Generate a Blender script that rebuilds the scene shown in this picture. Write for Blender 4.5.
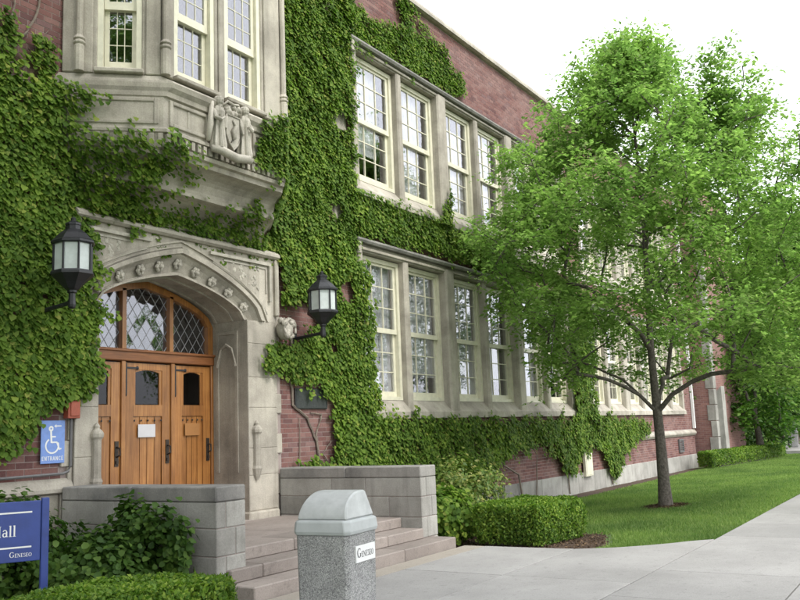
import bpy, math, random
import numpy as np
from mathutils import Vector, Matrix
random.seed(7); rng = np.random.default_rng(11)
for o in list(bpy.data.objects): bpy.data.objects.remove(o)
S = bpy.context.scene; COL = S.collection
rad = math.radians

# ---------------------------------------------------------------- camera
FPX = 860.0
def nrm(v): return v / np.linalg.norm(v)
HT = 0.040
vX = nrm(np.array([958 - 400, 410 - 300.0, FPX]))
ha = np.array([-400, 410 - HT * (0 - 958) - 300, FPX]); hb = np.array([400, 410 - HT * (800 - 958) - 300, FPX])
vZ = nrm(np.cross(ha, hb)); vZ = -vZ if vZ[1] > 0 else vZ
vY = np.cross(vZ, vX); vY = -vY if vY[2] < 0 else vY
RW = np.array([vX, vY, vZ])
cd = bpy.data.cameras.new('camera'); cam = bpy.data.objects.new('camera', cd); COL.objects.link(cam)
cd.sensor_width = 36; cd.lens = FPX / 800 * 36; cd.clip_start = 0.1; cd.clip_end = 5000
m = Matrix.Identity(4)
for i in range(3):
    m[i][0] = RW[i, 0]; m[i][1] = -RW[i, 1]; m[i][2] = -RW[i, 2]
m[2][3] = 1.6
cam.matrix_world = m
S.camera = cam

# ---------------------------------------------------------------- sky, sun, exposure
SUN_EL, SUN_AZ = rad(47), rad(-98)          # azimuth of the place the light comes from, measured from +X
W = bpy.data.worlds.new('World'); S.world = W; W.use_nodes = True
nt = W.node_tree; nt.nodes.clear()
sky = nt.nodes.new('ShaderNodeTexSky'); sky.sky_type = 'NISHITA'; sky.sun_disc = False
sky.sun_elevation = SUN_EL; sky.sun_rotation = rad(90) - SUN_AZ; sky.dust_density = 4; sky.air_density = 1.0; sky.ozone_density = 1
hs = nt.nodes.new('ShaderNodeHueSaturation'); hs.inputs['Saturation'].default_value = 0.12
mx = nt.nodes.new('ShaderNodeMix'); mx.data_type = 'RGBA'; mx.inputs['Factor'].default_value = 0.55
mx.inputs[7].default_value = (9.2, 9.5, 10.0, 1)      # even cloud cover over the sky
bg = nt.nodes.new('ShaderNodeBackground'); bg.inputs['Strength'].default_value = 0.15
wo = nt.nodes.new('ShaderNodeOutputWorld')
nt.links.new(sky.outputs[0], hs.inputs['Color']); nt.links.new(hs.outputs[0], mx.inputs[6])
nt.links.new(mx.outputs[2], bg.inputs[0]); nt.links.new(bg.outputs[0], wo.inputs[0])
sd = bpy.data.lights.new('sun', 'SUN'); sd.energy = 1.0; sd.angle = rad(16); sd.color = (1, .96, .89)
sun = bpy.data.objects.new('sun', sd); COL.objects.link(sun)
dirv = Vector((math.cos(SUN_EL) * math.cos(SUN_AZ), math.cos(SUN_EL) * math.sin(SUN_AZ), math.sin(SUN_EL)))
sun.rotation_euler = dirv.to_track_quat('Z', 'Y').to_euler(); sun.location = (10, -20, 30)
vs = S.view_settings; vs.view_transform = 'Standard'; vs.look = 'None'; vs.gamma = 1; vs.exposure = 1.15; vs.use_curve_mapping = False
S.render.engine = 'CYCLES'

# ---------------------------------------------------------------- materials
MATS = {}
def new_mat(name):
    mt = bpy.data.materials.new(name); mt.use_nodes = True
    MATS[name] = mt
    return mt, mt.node_tree.nodes, mt.node_tree.links, mt.node_tree.nodes['Principled BSDF']
def ramp(N, stops):
    r = N.new('ShaderNodeValToRGB'); e = r.color_ramp.elements
    while len(e) < len(stops): e.new(.5)
    for k, (p, c) in enumerate(stops): e[k].position = p; e[k].color = (*c, 1)
    return r
def mixc(N, L, a, b, fac, mode='MIX'):
    n = N.new('ShaderNodeMix'); n.data_type = 'RGBA'; n.blend_type = mode; n.clamp_result = False
    for src, idx in ((a, 6), (b, 7)):
        if isinstance(src, tuple): n.inputs[idx].default_value = (*src, 1)
        else: L.new(src, n.inputs[idx])
    if isinstance(fac, (int, float)): n.inputs['Factor'].default_value = fac
    else: L.new(fac, n.inputs['Factor'])
    return n.outputs[2]
def noise(N, L, scale, detail=6, rough=.6, coord=None, sc=None):
    n = N.new('ShaderNodeTexNoise'); n.inputs['Scale'].default_value = scale
    n.inputs['Detail'].default_value = detail; n.inputs['Roughness'].default_value = rough
    if coord is None:
        g = N.new('ShaderNodeNewGeometry'); coord = g.outputs['Position']
    if sc:
        mp = N.new('ShaderNodeMapping'); mp.inputs['Scale'].default_value = sc; L.new(coord, mp.inputs[0]); coord = mp.outputs[0]
    L.new(coord, n.inputs['Vector'])
    return n.outputs['Fac']
def bump(N, L, B, fac, strength=.3, dist=.01):
    b = N.new('ShaderNodeBump'); b.inputs['Strength'].default_value = strength; b.inputs['Distance'].default_value = dist
    L.new(fac, b.inputs['Height']); L.new(b.outputs[0], B.inputs['Normal'])
def rnd(N, L):
    g = N.new('ShaderNodeNewGeometry'); o = N.new('ShaderNodeObjectInfo')
    a = N.new('ShaderNodeMath'); a.operation = 'ADD'; L.new(g.outputs['Random Per Island'], a.inputs[0]); L.new(o.outputs['Random'], a.inputs[1])
    f = N.new('ShaderNodeMath'); f.operation = 'FRACT'; L.new(a.outputs[0], f.inputs[0])
    return f.outputs[0]
def stone_mat(name, base, dark, stain=.5, scale=3., rough=.85, vary=.25, streak=True):
    mt, N, L, B = new_mat(name)
    r = rnd(N, L)
    big = noise(N, L, scale * .4, 5, .65)
    rp = ramp(N, [(.36, (0, 0, 0)), (.66, (1, 1, 1))]); L.new(big, rp.inputs[0])
    c = mixc(N, L, base, dark, mixc(N, L, (0, 0, 0), (stain, stain, stain), rp.outputs[0]))
    if streak:
        st = noise(N, L, 1.0, 5, .6, sc=(7, 7, .7)); r2 = ramp(N, [(.5, (0, 0, 0)), (.72, (1, 1, 1))]); L.new(st, r2.inputs[0])
        c = mixc(N, L, c, tuple(x * .45 for x in dark), mixc(N, L, (0, 0, 0), (.32, .32, .32), r2.outputs[0]))
    if 'concrete' in name or 'step' in name:
        sp = noise(N, L, 9, 7, .75); r4 = ramp(N, [(.55, (0, 0, 0)), (.68, (1, 1, 1))]); L.new(sp, r4.inputs[0])
        c = mixc(N, L, c, tuple(x * .62 for x in dark), mixc(N, L, (0, 0, 0), (.5, .5, .5), r4.outputs[0]))
        vo = N.new('ShaderNodeTexVoronoi'); vo.inputs['Scale'].default_value = 5.5; gg = N.new('ShaderNodeNewGeometry'); L.new(gg.outputs['Position'], vo.inputs['Vector'])
        r5 = ramp(N, [(.02, (1, 1, 1)), (.05, (0, 0, 0))]); L.new(vo.outputs['Distance'], r5.inputs[0])
        c = mixc(N, L, c, tuple(x * .4 for x in dark), mixc(N, L, (0, 0, 0), (.55, .55, .55), r5.outputs[0]))
    fine = noise(N, L, 60, 4, .7)
    rf = ramp(N, [(.3, (.78, .78, .78)), (.7, (1.12, 1.12, 1.12))]); L.new(fine, rf.inputs[0])
    c = mixc(N, L, c, rf.outputs[0], .8, 'MULTIPLY')
    rv = ramp(N, [(0, (1 - vary,) * 3), (1, (1 + vary * .4,) * 3)]); L.new(r, rv.inputs[0])
    c = mixc(N, L, c, rv.outputs[0], 1, 'MULTIPLY')
    L.new(c, B.inputs['Base Color']); B.inputs['Roughness'].default_value = rough; B.inputs['Specular IOR Level'].default_value = .25
    bump(N, L, B, noise(N, L, 35, 6, .7), .35, .012)
    return mt
stone_mat('limestone', (.48, .44, .372), (.235, .212, .18), .8, 3.6, vary=.14)
stone_mat('carved_stone', (.50, .465, .40), (.24, .22, .19), .6, 6, vary=.1)
stone_mat('cheek_stone', (.40, .387, .355), (.22, .21, .19), .75, 4, vary=.22)
stone_mat('cope_stone', (.34, .325, .30), (.14, .135, .13), .8, 4, vary=.2)
stone_mat('step_stone', (.33, .285, .255), (.23, .195, .175), .6, 4, vary=.22, streak=False)
stone_mat('concrete', (.37, .36, .348), (.275, .267, .258), .8, 1.9, vary=.12, streak=False)
stone_mat('tan_concrete', (.39, .35, .30), (.31, .275, .235), .6, 2, vary=.1, streak=False)
stone_mat('mortar', (.34, .28, .26), (.23, .18, .165), .5, 3, vary=0)
stone_mat('mulch', (.085, .055, .04), (.045, .03, .024), .6, 8, vary=0, streak=False)
stone_mat('pale_brick', (.36, .21, .165), (.28, .16, .13), .5, 1, vary=.1)

def far_brick_mat():
    mt, N, L, B = new_mat('far_brick')
    g = N.new('ShaderNodeNewGeometry'); sp = N.new('ShaderNodeSeparateXYZ'); L.new(g.outputs['Position'], sp.inputs[0])
    ad = N.new('ShaderNodeMath'); L.new(sp.outputs[0], ad.inputs[0]); L.new(sp.outputs[1], ad.inputs[1])
    cb = N.new('ShaderNodeCombineXYZ'); L.new(ad.outputs[0], cb.inputs[0]); L.new(sp.outputs[2], cb.inputs[1])
    bt = N.new('ShaderNodeTexBrick'); L.new(cb.outputs[0], bt.inputs['Vector']); bt.inputs['Scale'].default_value = 1
    bt.inputs['Brick Width'].default_value = .22; bt.inputs['Row Height'].default_value = .076; bt.inputs['Mortar Size'].default_value = .005
    bt.inputs['Color1'].default_value = (.24, .12, .10, 1); bt.inputs['Color2'].default_value = (.17, .08, .07, 1); bt.inputs['Mortar'].default_value = (.26, .20, .185, 1)
    n = noise(N, L, .7, 5, .6); r = ramp(N, [(.35, (.8, .8, .8)), (.7, (1.2, 1.2, 1.2))]); L.new(n, r.inputs[0])
    L.new(mixc(N, L, bt.outputs['Color'], r.outputs[0], 1, 'MULTIPLY'), B.inputs['Base Color']); B.inputs['Roughness'].default_value = .85
far_brick_mat()
def brick_mat():
    mt, N, L, B = new_mat('brick')
    r = rnd(N, L)
    rp = ramp(N, [(0, (.11, .052, .05)), (.3, (.16, .074, .066)), (.6, (.185, .09, .079)), (.85, (.21, .114, .10)), (1, (.14, .078, .078))]); L.new(r, rp.inputs[0])
    n1 = noise(N, L, 45, 5, .7); r1 = ramp(N, [(.3, (.7, .7, .7)), (.7, (1.2, 1.2, 1.2))]); L.new(n1, r1.inputs[0])
    c = mixc(N, L, rp.outputs[0], r1.outputs[0], .8, 'MULTIPLY')
    n2 = noise(N, L, 1.1, 5, .6); r2 = ramp(N, [(.45, (0, 0, 0)), (.75, (1, 1, 1))]); L.new(n2, r2.inputs[0])
    c = mixc(N, L, c, (.30, .22, .20), mixc(N, L, (0, 0, 0), (.4, .4, .4), r2.outputs[0]))
    L.new(c, B.inputs['Base Color']); B.inputs['Roughness'].default_value = .85; B.inputs['Specular IOR Level'].default_value = .25
    bump(N, L, B, noise(N, L, 70, 5, .7), .25, .003)
brick_mat()

def plain(name, col, rough=.5, metal=0, var=.12, ns=12, spec=.5, bmp=.1):
    mt, N, L, B = new_mat(name)
    n = noise(N, L, ns, 5, .65); r = ramp(N, [(.3, tuple(x * (1 - var) for x in col)), (.7, tuple(min(1, x * (1 + var * .6)) for x in col))]); L.new(n, r.inputs[0])
    L.new(r.outputs[0], B.inputs['Base Color']); B.inputs['Roughness'].default_value = rough; B.inputs['Metallic'].default_value = metal
    B.inputs['Specular IOR Level'].default_value = spec
    if bmp: bump(N, L, B, noise(N, L, ns * 4, 4, .6), bmp, .004)
    return mt
plain('cream_paint', (.64, .61, .48), .5, var=.14, ns=6)
plain('iron', (.018, .018, .022), .42, .0, var=.3, ns=20)
plain('old_bronze', (.05, .038, .03), .5, .4, var=.4, ns=30)
plain('bronze', (.07, .075, .075), .5, .6, var=.35, ns=30)
plain('blue_paint', (.028, .055, .235), .45, var=.2, ns=6, bmp=.03)
plain('sky_blue_paint', (.17, .28, .62), .45, var=.12, ns=15, bmp=.03)
plain('white_paint', (.74, .74, .73), .5, var=.06, ns=10, bmp=.03)
plain('paper', (.55, .54, .56), .7, var=.04, ns=10, bmp=0)
plain('tan_card', (.33, .15, .045), .6, var=.1)
plain('red_paint', (.33, .075, .04), .5, var=.2, ns=25)
plain('grey_pipe', (.13, .125, .125), .5, var=.2)
plain('lid_plastic', (.44, .455, .45), .45, var=.18, ns=7, bmp=.04)
plain('rim_plastic', (.40, .42, .42), .42, var=.1, ns=8, bmp=.05)
plain('ink', (.05, .05, .055), .6, var=.1, bmp=0)
plain('lamp_glass', (.52, .56, .55), .35, var=.14, ns=9, bmp=.05)
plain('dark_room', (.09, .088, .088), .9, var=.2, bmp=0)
plain('curtain', (.52, .52, .525), .9, var=.1, ns=3)
plain('bark', (.12, .105, .09), .9, var=.6, ns=22, spec=.2, bmp=1.0)
plain('vine_bark', (.20, .165, .135), .9, var=.3, ns=30, spec=.2, bmp=.5)
plain('lead', (.30, .30, .31), .5, .3, var=.2, ns=30)
plain('roofing', (.08, .08, .085), .8)
plain('far_white', (.55, .56, .56), .5)

def wood():
    mt, N, L, B = new_mat('oak')
    g = noise(N, L, 1.0, 8, .65, sc=(38, 38, 1.6))
    r = rnd(N, L)
    rp = ramp(N, [(.25, (.20, .078, .022)), (.5, (.34, .15, .042)), (.75, (.47, .24, .08))]); L.new(g, rp.inputs[0])
    rv = ramp(N, [(0, (.78, .74, .70)), (1, (1.12, 1.1, 1.05))]); L.new(r, rv.inputs[0])
    c = mixc(N, L, rp.outputs[0], rv.outputs[0], 1, 'MULTIPLY')
    n2 = noise(N, L, 3, 4, .6); r2 = ramp(N, [(.4, (.75, .7, .65)), (.7, (1.05, 1.05, 1.05))]); L.new(n2, r2.inputs[0])
    c = mixc(N, L, c, r2.outputs[0], .8, 'MULTIPLY')
    L.new(c, B.inputs['Base Color']); B.inputs['Roughness'].default_value = .38; B.inputs['Coat Weight'].default_value = .25; B.inputs['Coat Roughness'].default_value = .25
    bump(N, L, B, g, .25, .004)
    mt2, N, L, B = new_mat('dark_oak')
    g = noise(N, L, 1.0, 8, .65, sc=(3, 30, 38))
    rp = ramp(N, [(.25, (.12, .042, .014)), (.75, (.27, .105, .035))]); L.new(g, rp.inputs[0]); L.new(rp.outputs[0], B.inputs['Base Color'])
    B.inputs['Roughness'].default_value = .42; bump(N, L, B, g, .25, .004)
wood()

def glass(name, tint, ior):
    mt, N, L, B = new_mat(name)
    N.remove(B); out = N['Material Output']
    # Schlick reflectance from the facing angle, the same on both sides of the pane
    lw = N.new('ShaderNodeLayerWeight'); pw = N.new('ShaderNodeMath'); pw.operation = 'POWER'; L.new(lw.outputs['Facing'], pw.inputs[0]); pw.inputs[1].default_value = 4
    f = N.new('ShaderNodeMath'); f.operation = 'MULTIPLY_ADD'; L.new(pw.outputs[0], f.inputs[0]); f.inputs[1].default_value = 1 - ior; f.inputs[2].default_value = ior
    tr = N.new('ShaderNodeBsdfTransparent'); tr.inputs[0].default_value = (*tint, 1)
    gl = N.new('ShaderNodeBsdfGlossy'); gl.inputs['Roughness'].default_value = .015; gl.inputs[0].default_value = (.95, .95, 1, 1)
    b = N.new('ShaderNodeBump'); b.inputs['Strength'].default_value = .12; b.inputs['Distance'].default_value = .02
    L.new(noise(N, L, 5, 2, .5), b.inputs['Height']); L.new(b.outputs[0], gl.inputs['Normal']); L.new(b.outputs[0], lw.inputs['Normal'])
    mx = N.new('ShaderNodeMixShader'); L.new(f.outputs[0], mx.inputs[0]); L.new(tr.outputs[0], mx.inputs[1]); L.new(gl.outputs[0], mx.inputs[2]); L.new(mx.outputs[0], out.inputs[0])
glass('window_glass', (.95, .955, .965), .14)
glass('lattice_glass', (.8, .82, .84), .12)
glass('dark_glass', (.45, .45, .45), .03)

def aggregate():
    mt, N, L, B = new_mat('aggregate')
    v = N.new('ShaderNodeTexVoronoi'); v.inputs['Scale'].default_value = 160
    g = N.new('ShaderNodeNewGeometry'); L.new(g.outputs['Position'], v.inputs['Vector'])
    sp = N.new('ShaderNodeSeparateColor'); L.new(v.outputs['Color'], sp.inputs[0])
    rp = ramp(N, [(0, (.13, .13, .13)), (.3, (.24, .24, .24)), (.7, (.34, .34, .335)), (1, (.48, .48, .46))]); L.new(sp.outputs[0], rp.inputs[0])
    n = noise(N, L, 6, 4, .6); r2 = ramp(N, [(.35, (.82, .82, .82)), (.7, (1.08, 1.08, 1.08))]); L.new(n, r2.inputs[0])
    L.new(mixc(N, L, rp.outputs[0], r2.outputs[0], 1, 'MULTIPLY'), B.inputs['Base Color']); B.inputs['Roughness'].default_value = .8
    bump(N, L, B, v.outputs['Distance'], .6, .006)
aggregate()

def leaf_mat(name, stops, trans=.35, rough=.5, spec=.35, big=1.2, tm=(1.2, 1.5, .9)):
    mt, N, L, B = new_mat(name)
    r = rnd(N, L); rp = ramp(N, stops); L.new(r, rp.inputs[0])
    n = noise(N, L, big, 3, .5); r2 = ramp(N, [(.35, (.72, .76, .72)), (.65, (1.18, 1.14, 1.0))]); L.new(n, r2.inputs[0])
    c = mixc(N, L, rp.outputs[0], r2.outputs[0], 1, 'MULTIPLY')
    L.new(c, B.inputs['Base Color']); B.inputs['Roughness'].default_value = rough; B.inputs['Specular IOR Level'].default_value = spec
    t = N.new('ShaderNodeBsdfTranslucent'); L.new(mixc(N, L, c, tm, 1, 'MULTIPLY'), t.inputs[0])
    mx = N.new('ShaderNodeMixShader'); mx.inputs[0].default_value = trans
    out = N['Material Output']; L.new(B.outputs[0], mx.inputs[1]); L.new(t.outputs[0], mx.inputs[2]); L.new(mx.outputs[0], out.inputs[0])
leaf_mat('ivy_leaf', [(0, (.06, .118, .02)), (.35, (.11, .19, .032)), (.75, (.165, .255, .046)), (.93, (.22, .30, .06)), (1, (.28, .29, .08))], .42, .55, spec=.12, big=2.2)
leaf_mat('shaded_leaf', [(0, (.03, .07, .012)), (.5, (.055, .115, .02)), (1, (.10, .17, .035))], .3, .5, spec=.2)  # leaf greens darkened to carry the shade these shrubs stand in
leaf_mat('tree_leaf', [(0, (.135, .21, .06)), (.5, (.21, .305, .092)), (1, (.29, .375, .14))], .6, .55, spec=.15, tm=(1.2, 1.5, 1.0))  # greens paled so the colour carries the bright haze over the crown
leaf_mat('far_leaf', [(0, (.04, .10, .018)), (.5, (.07, .16, .025)), (1, (.13, .22, .04))], .35, .55)
leaf_mat('dark_leaf', [(0, (.02, .045, .012)), (.6, (.04, .085, .018)), (1, (.10, .12, .04))], .25, .55)
leaf_mat('hedge_leaf', [(0, (.055, .12, .016)), (.5, (.115, .205, .03)), (1, (.22, .30, .05))], .35, .5, spec=.2)
leaf_mat('shrub_leaf', [(0, (.06, .12, .02)), (.5, (.12, .18, .035)), (.8, (.20, .24, .06)), (1, (.28, .26, .10))], .35, .5)
leaf_mat('grass_blade', [(0, (.10, .17, .05)), (.6, (.175, .265, .082)), (1, (.26, .32, .12))], .4, .5, spec=.12, big=.55)

leaf_mat('chips', [(0, (.045, .03, .022)), (.6, (.10, .066, .046)), (1, (.19, .135, .095))], .05, .9, spec=.1)
def lawn_mat():
    mt, N, L, B = new_mat('lawn')
    n = noise(N, L, 1.2, 5, .6); rp = ramp(N, [(.3, (.085, .14, .04)), (.7, (.135, .20, .06))]); L.new(n, rp.inputs[0])
    f = noise(N, L, 90, 3, .7); r2 = ramp(N, [(.3, (.6, .6, .6)), (.7, (1.3, 1.3, 1.2))]); L.new(f, r2.inputs[0])
    L.new(mixc(N, L, rp.outputs[0], r2.outputs[0], 1, 'MULTIPLY'), B.inputs['Base Color']); B.inputs['Roughness'].default_value = .9
    bump(N, L, B, f, .8, .03)
lawn_mat()

# ---------------------------------------------------------------- helpers
class MB:
    def __init__(s): s.v = []; s.f = []
    def add(s, vs, fs):
        n = len(s.v); s.v += [tuple(p) for p in vs]; s.f += [tuple(i + n for i in f) for f in fs]; return s
    def box(s, x0, x1, y0, y1, z0, z1):
        return s.add([(x0, y0, z0), (x1, y0, z0), (x1, y1, z0), (x0, y1, z0), (x0, y0, z1), (x1, y0, z1), (x1, y1, z1), (x0, y1, z1)],
                     [(0, 3, 2, 1), (4, 5, 6, 7), (0, 1, 5, 4), (1, 2, 6, 5), (2, 3, 7, 6), (3, 0, 4, 7)])
    def tube(s, pts, r, n=6, r2=None, cap=True):
        pts = [Vector(p) for p in pts]; k = len(pts); rings = []
        rs = r if isinstance(r, (list, tuple)) else [r + ((r2 if r2 is not None else r) - r) * i / max(1, k - 1) for i in range(k)]
        b = len(s.v)
        for i, p in enumerate(pts):
            d = (pts[min(i + 1, k - 1)] - pts[max(i - 1, 0)]).normalized()
            a = d.cross(Vector((0, 0, 1)) if abs(d.z) < .9 else Vector((1, 0, 0))).normalized(); c = d.cross(a)
            for j in range(n):
                t = 2 * math.pi * j / n
                s.v.append(tuple(p + (a * math.cos(t) + c * math.sin(t)) * rs[i]))
        for i in range(k - 1):
            for j in range(n):
                j2 = (j + 1) % n
                s.f.append((b + i * n + j, b + i * n + j2, b + (i + 1) * n + j2, b + (i + 1) * n + j))
        if cap:
            s.f.append(tuple(b + j for j in range(n))[::-1]); s.f.append(tuple(b + (k - 1) * n + j for j in range(n)))
        return s
    def lathe(s, prof, cx=0, cy=0, n=12, rot=0, sx=1, sy=1):
        b = len(s.v)
        for r, z in prof:
            for j in range(n):
                t = 2 * math.pi * (j + .5) / n + rot
                s.v.append((cx + r * math.cos(t) * sx, cy + r * math.sin(t) * sy, z))
        for i in range(len(prof) - 1):
            for j in range(n):
                j2 = (j + 1) % n
                s.f.append((b + i * n + j, b + i * n + j2, b + (i + 1) * n + j2, b + (i + 1) * n + j))
        s.f.append(tuple(b + j for j in range(n))[::-1]); s.f.append(tuple(b + (len(prof) - 1) * n + j for j in range(n)))
        return s
    def blob(s, c, r, sx=1, sy=1, sz=1, n=8, k=5, jit=0):
        b = len(s.v); cx, cy, cz = c
        for i in range(k + 1):
            ph = math.pi * i / k
            for j in range(n):
                t = 2 * math.pi * j / n; q = r * (1 + random.uniform(-jit, jit))
                s.v.append((cx + q * sx * math.sin(ph) * math.cos(t), cy + q * sy * math.sin(ph) * math.sin(t), cz + q * sz * math.cos(ph)))
        for i in range(k):
            for j in range(n):
                j2 = (j + 1) % n
                s.f.append((b + i * n + j, b + (i + 1) * n + j, b + (i + 1) * n + j2, b + i * n + j2))
        return s
    def extrude(s, poly, axis_fn, d0, d1):
        """poly 2D points, axis_fn(u, v, d) -> xyz"""
        n = len(poly); b = len(s.v)
        for d in (d0, d1):
            for u, v in poly: s.v.append(tuple(axis_fn(u, v, d)))
        s.f.append(tuple(range(b, b + n))); s.f.append(tuple(range(b + 2 * n - 1, b + n - 1, -1)))
        for i in range(n):
            j = (i + 1) % n; s.f.append((b + i, b + n + i, b + n + j, b + j))
        return s
    def mesh(s, name):
        me = bpy.data.meshes.new(name); me.from_pydata(s.v, [], s.f); me.update(); return me
    def build(s, name, mat, parent=None, bevel=0, smooth=False, loc=None):
        o = bpy.data.objects.new(name, s.mesh(name)); COL.objects.link(o)
        o.data.materials.append(MATS[mat])
        if smooth:
            o.data.polygons.foreach_set('use_smooth', [True] * len(o.data.polygons))
        if bevel:
            b = o.modifiers.new('edge', 'BEVEL'); b.width = bevel; b.segments = 1; b.limit_method = 'ANGLE'
        if parent: par(o, parent)
        if loc: o.location = loc
        return o
def par(o, p):
    o.parent = p
def empty(name, loc=(0, 0, 0), rz=0):
    o = bpy.data.objects.new(name, None); COL.objects.link(o); o.location = loc; o.rotation_euler[2] = rz; o.empty_display_size = .2
    return o
def tag(o, label=None, cat=None, group=None, kind=None):
    if label: o['label'] = label
    if cat: o['category'] = cat
    if group: o['group'] = group
    if kind: o['kind'] = kind
    return o
def inst(mesh, name, parent, loc, scale=(1, 1, 1), rot=(0, 0, 0)):
    o = bpy.data.objects.new(name, mesh); COL.objects.link(o); o.parent = parent
    o.location = loc; o.scale = scale; o.rotation_euler = rot
    return o
def shared(name, mb, mat):
    me = mb.mesh(name); me.materials.append(MATS[mat]); return me
UB = MB().box(-.5, .5, -.5, .5, -.5, .5)          # unit box

def np_mesh(name, V, faces_idx, k, mat, parent=None):
    """V (n,3), faces_idx flat loop indices, k verts per face"""
    me = bpy.data.meshes.new(name); nf = len(faces_idx) // k
    me.vertices.add(len(V)); me.vertices.foreach_set('co', np.asarray(V, dtype=np.float32).ravel())
    me.loops.add(len(faces_idx)); me.loops.foreach_set('vertex_index', np.asarray(faces_idx, dtype=np.int32))
    me.polygons.add(nf); me.polygons.foreach_set('loop_start', np.arange(nf, dtype=np.int32) * k)
    me.update(calc_edges=True); me.validate()
    me.materials.append(MATS[mat])
    o = bpy.data.objects.new(name, me); COL.objects.link(o)
    if parent: o.parent = parent
    return o
LEAF_IVY = np.array([(0, 0, 0), (-.46, .16, .06), (-.40, .62, .05), (0, 1.0, -.10), (.40, .62, .05), (.46, .16, .06)]); LF_IVY = [0, 3, 2, 1, 0, 5, 4, 3]
LEAF_DIA = np.array([(0, 0, 0), (-.28, .45, .06), (0, 1, -.05), (.28, .45, .06)]); LF_DIA = [0, 3, 2, 1]
def leaves(name, pos, nor, up, size, mat, parent=None, kind='ivy'):
    T, F = (LEAF_IVY, LF_IVY) if kind == 'ivy' else (LEAF_DIA, LF_DIA)
    n = len(pos); nor = nor / (np.linalg.norm(nor, axis=1, keepdims=True) + 1e-9)
    up = up - (up * nor).sum(1, keepdims=True) * nor; up = up / (np.linalg.norm(up, axis=1, keepdims=True) + 1e-9)
    rt = np.cross(up, nor)
    Vv = (pos[:, None, :] + size[:, None, None] * (T[None, :, 0:1] * rt[:, None, :] + T[None, :, 1:2] * up[:, None, :] + T[None, :, 2:3] * nor[:, None, :])).reshape(-1, 3)
    Fi = (np.arange(n)[:, None] * len(T) + np.array(F)[None, :]).ravel()
    return np_mesh(name, Vv, Fi, 4, mat, parent)
def wob(x, y, s=1.0, ph=0.0):
    return (np.sin(x * 2.1 * s + 1.3 * np.sin(y * 1.7 * s + ph) + ph) + np.sin(y * 2.7 * s + 1.1 * np.sin(x * 1.9 * s - ph) + 2 * ph) + .6 * np.sin((x + y) * 5.3 * s + ph * 3) + .6 * np.sin((x - y) * 6.1 * s - ph)) / 3.2
def in_poly(px, py, poly):
    inside = np.zeros(len(px), bool); n = len(poly)
    for i in range(n):
        x1, y1 = poly[i]; x2, y2 = poly[(i + 1) % n]
        c = (y1 > py) != (y2 > py)
        xi = (x2 - x1) * (py - y1) / ((y2 - y1) if y2 != y1 else 1e-9) + x1
        inside ^= c & (px < xi)
    return inside

# ---------------------------------------------------------------- ground, paths
def gz(x, y): return -.03 if y < 3.2 else (-.03 - .23 * (min(y, 9.0) - 3.2) / 5.8)
gb = MB(); ys = [-2500, 3.2, 9.0, 2500]
for a, b in zip(ys[:-1], ys[1:]):
    gb.add([(-2500, a, gz(0, a)), (2500, a, gz(0, a)), (2500, b, gz(0, b)), (-2500, b, gz(0, b))], [(0, 1, 2, 3)])
tag(gb.build('ground', 'lawn'), kind='structure')

EDGE = [(6.2, 10.92), (5.29, 10.94), (4.49, 10.99), (4.2, 11.13), (3.88, 11.34), (3.5, 11.75), (3.33, 11.99), (3.05, 12.4)]   # (y, x) of the apron's lawn side
def edge_x(y):
    for (ya, xa), (yb, xb) in zip(EDGE[:-1], EDGE[1:]):
        if yb <= y <= ya: return xa + (xb - xa) * (ya - y) / (ya - yb)
    return 12.4 if y < 3 else 10.92
walk = MB().box(-30, 60, -1.5, 2.9, -.3, -.05).build('walkway', 'mulch'); tag(walk, kind='structure')
GAP = .009
def slab(x0, x1, y0, y1, mat='concrete', name='paving_slab'):
    b = MB(); zt = random.uniform(-.002, .002)
    if x1 > 10.6 and y0 > 2.9 and x0 < 13:
        yy = [y0 + GAP + (y1 - y0 - 2 * GAP) * i / 6 for i in range(7)]
        poly = [(x0 + GAP, y) for y in reversed(yy)] + [(edge_x(y), y) for y in yy]
    else:
        poly = [(x0 + .0035, y0 + GAP), (x1 - .0035, y0 + GAP), (x1 - .0035, y1 - GAP), (x0 + .0035, y1 - GAP)]
    b.extrude(poly[::-1], lambda u, v, d: (u, v, d), -.12, zt)
    return b.build(name, mat, walk, bevel=.003)
rows = [-1.5, -.02, 1.48, 2.98]
for r0, r1 in zip(rows[:-1], rows[1:]):
    for i in range(-3, 36):
        slab(i * 1.55 + .4, (i + 1) * 1.55 + .4, r0, r1)
slab(54.6+1.6, 58, -1.5, 2.98)
for r0, r1 in ((2.98, 4.44), (4.44, 5.72)):
    for x0, x1 in ((5.35, 7.1), (7.1, 8.85), (8.85, 12.5)):
        slab(x0, x1, r0, r1)
for x0, x1 in ((5.35, 8.3), (8.3, 12.5)): slab(x0, x1, 5.72, 6.04, 'tan_concrete')
# cross path towards the far trash bin
tag(MB().box(45.5, 58, 2.985, 8.6, -.3, -.02).build('side_path', 'concrete'), kind='structure')

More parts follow.
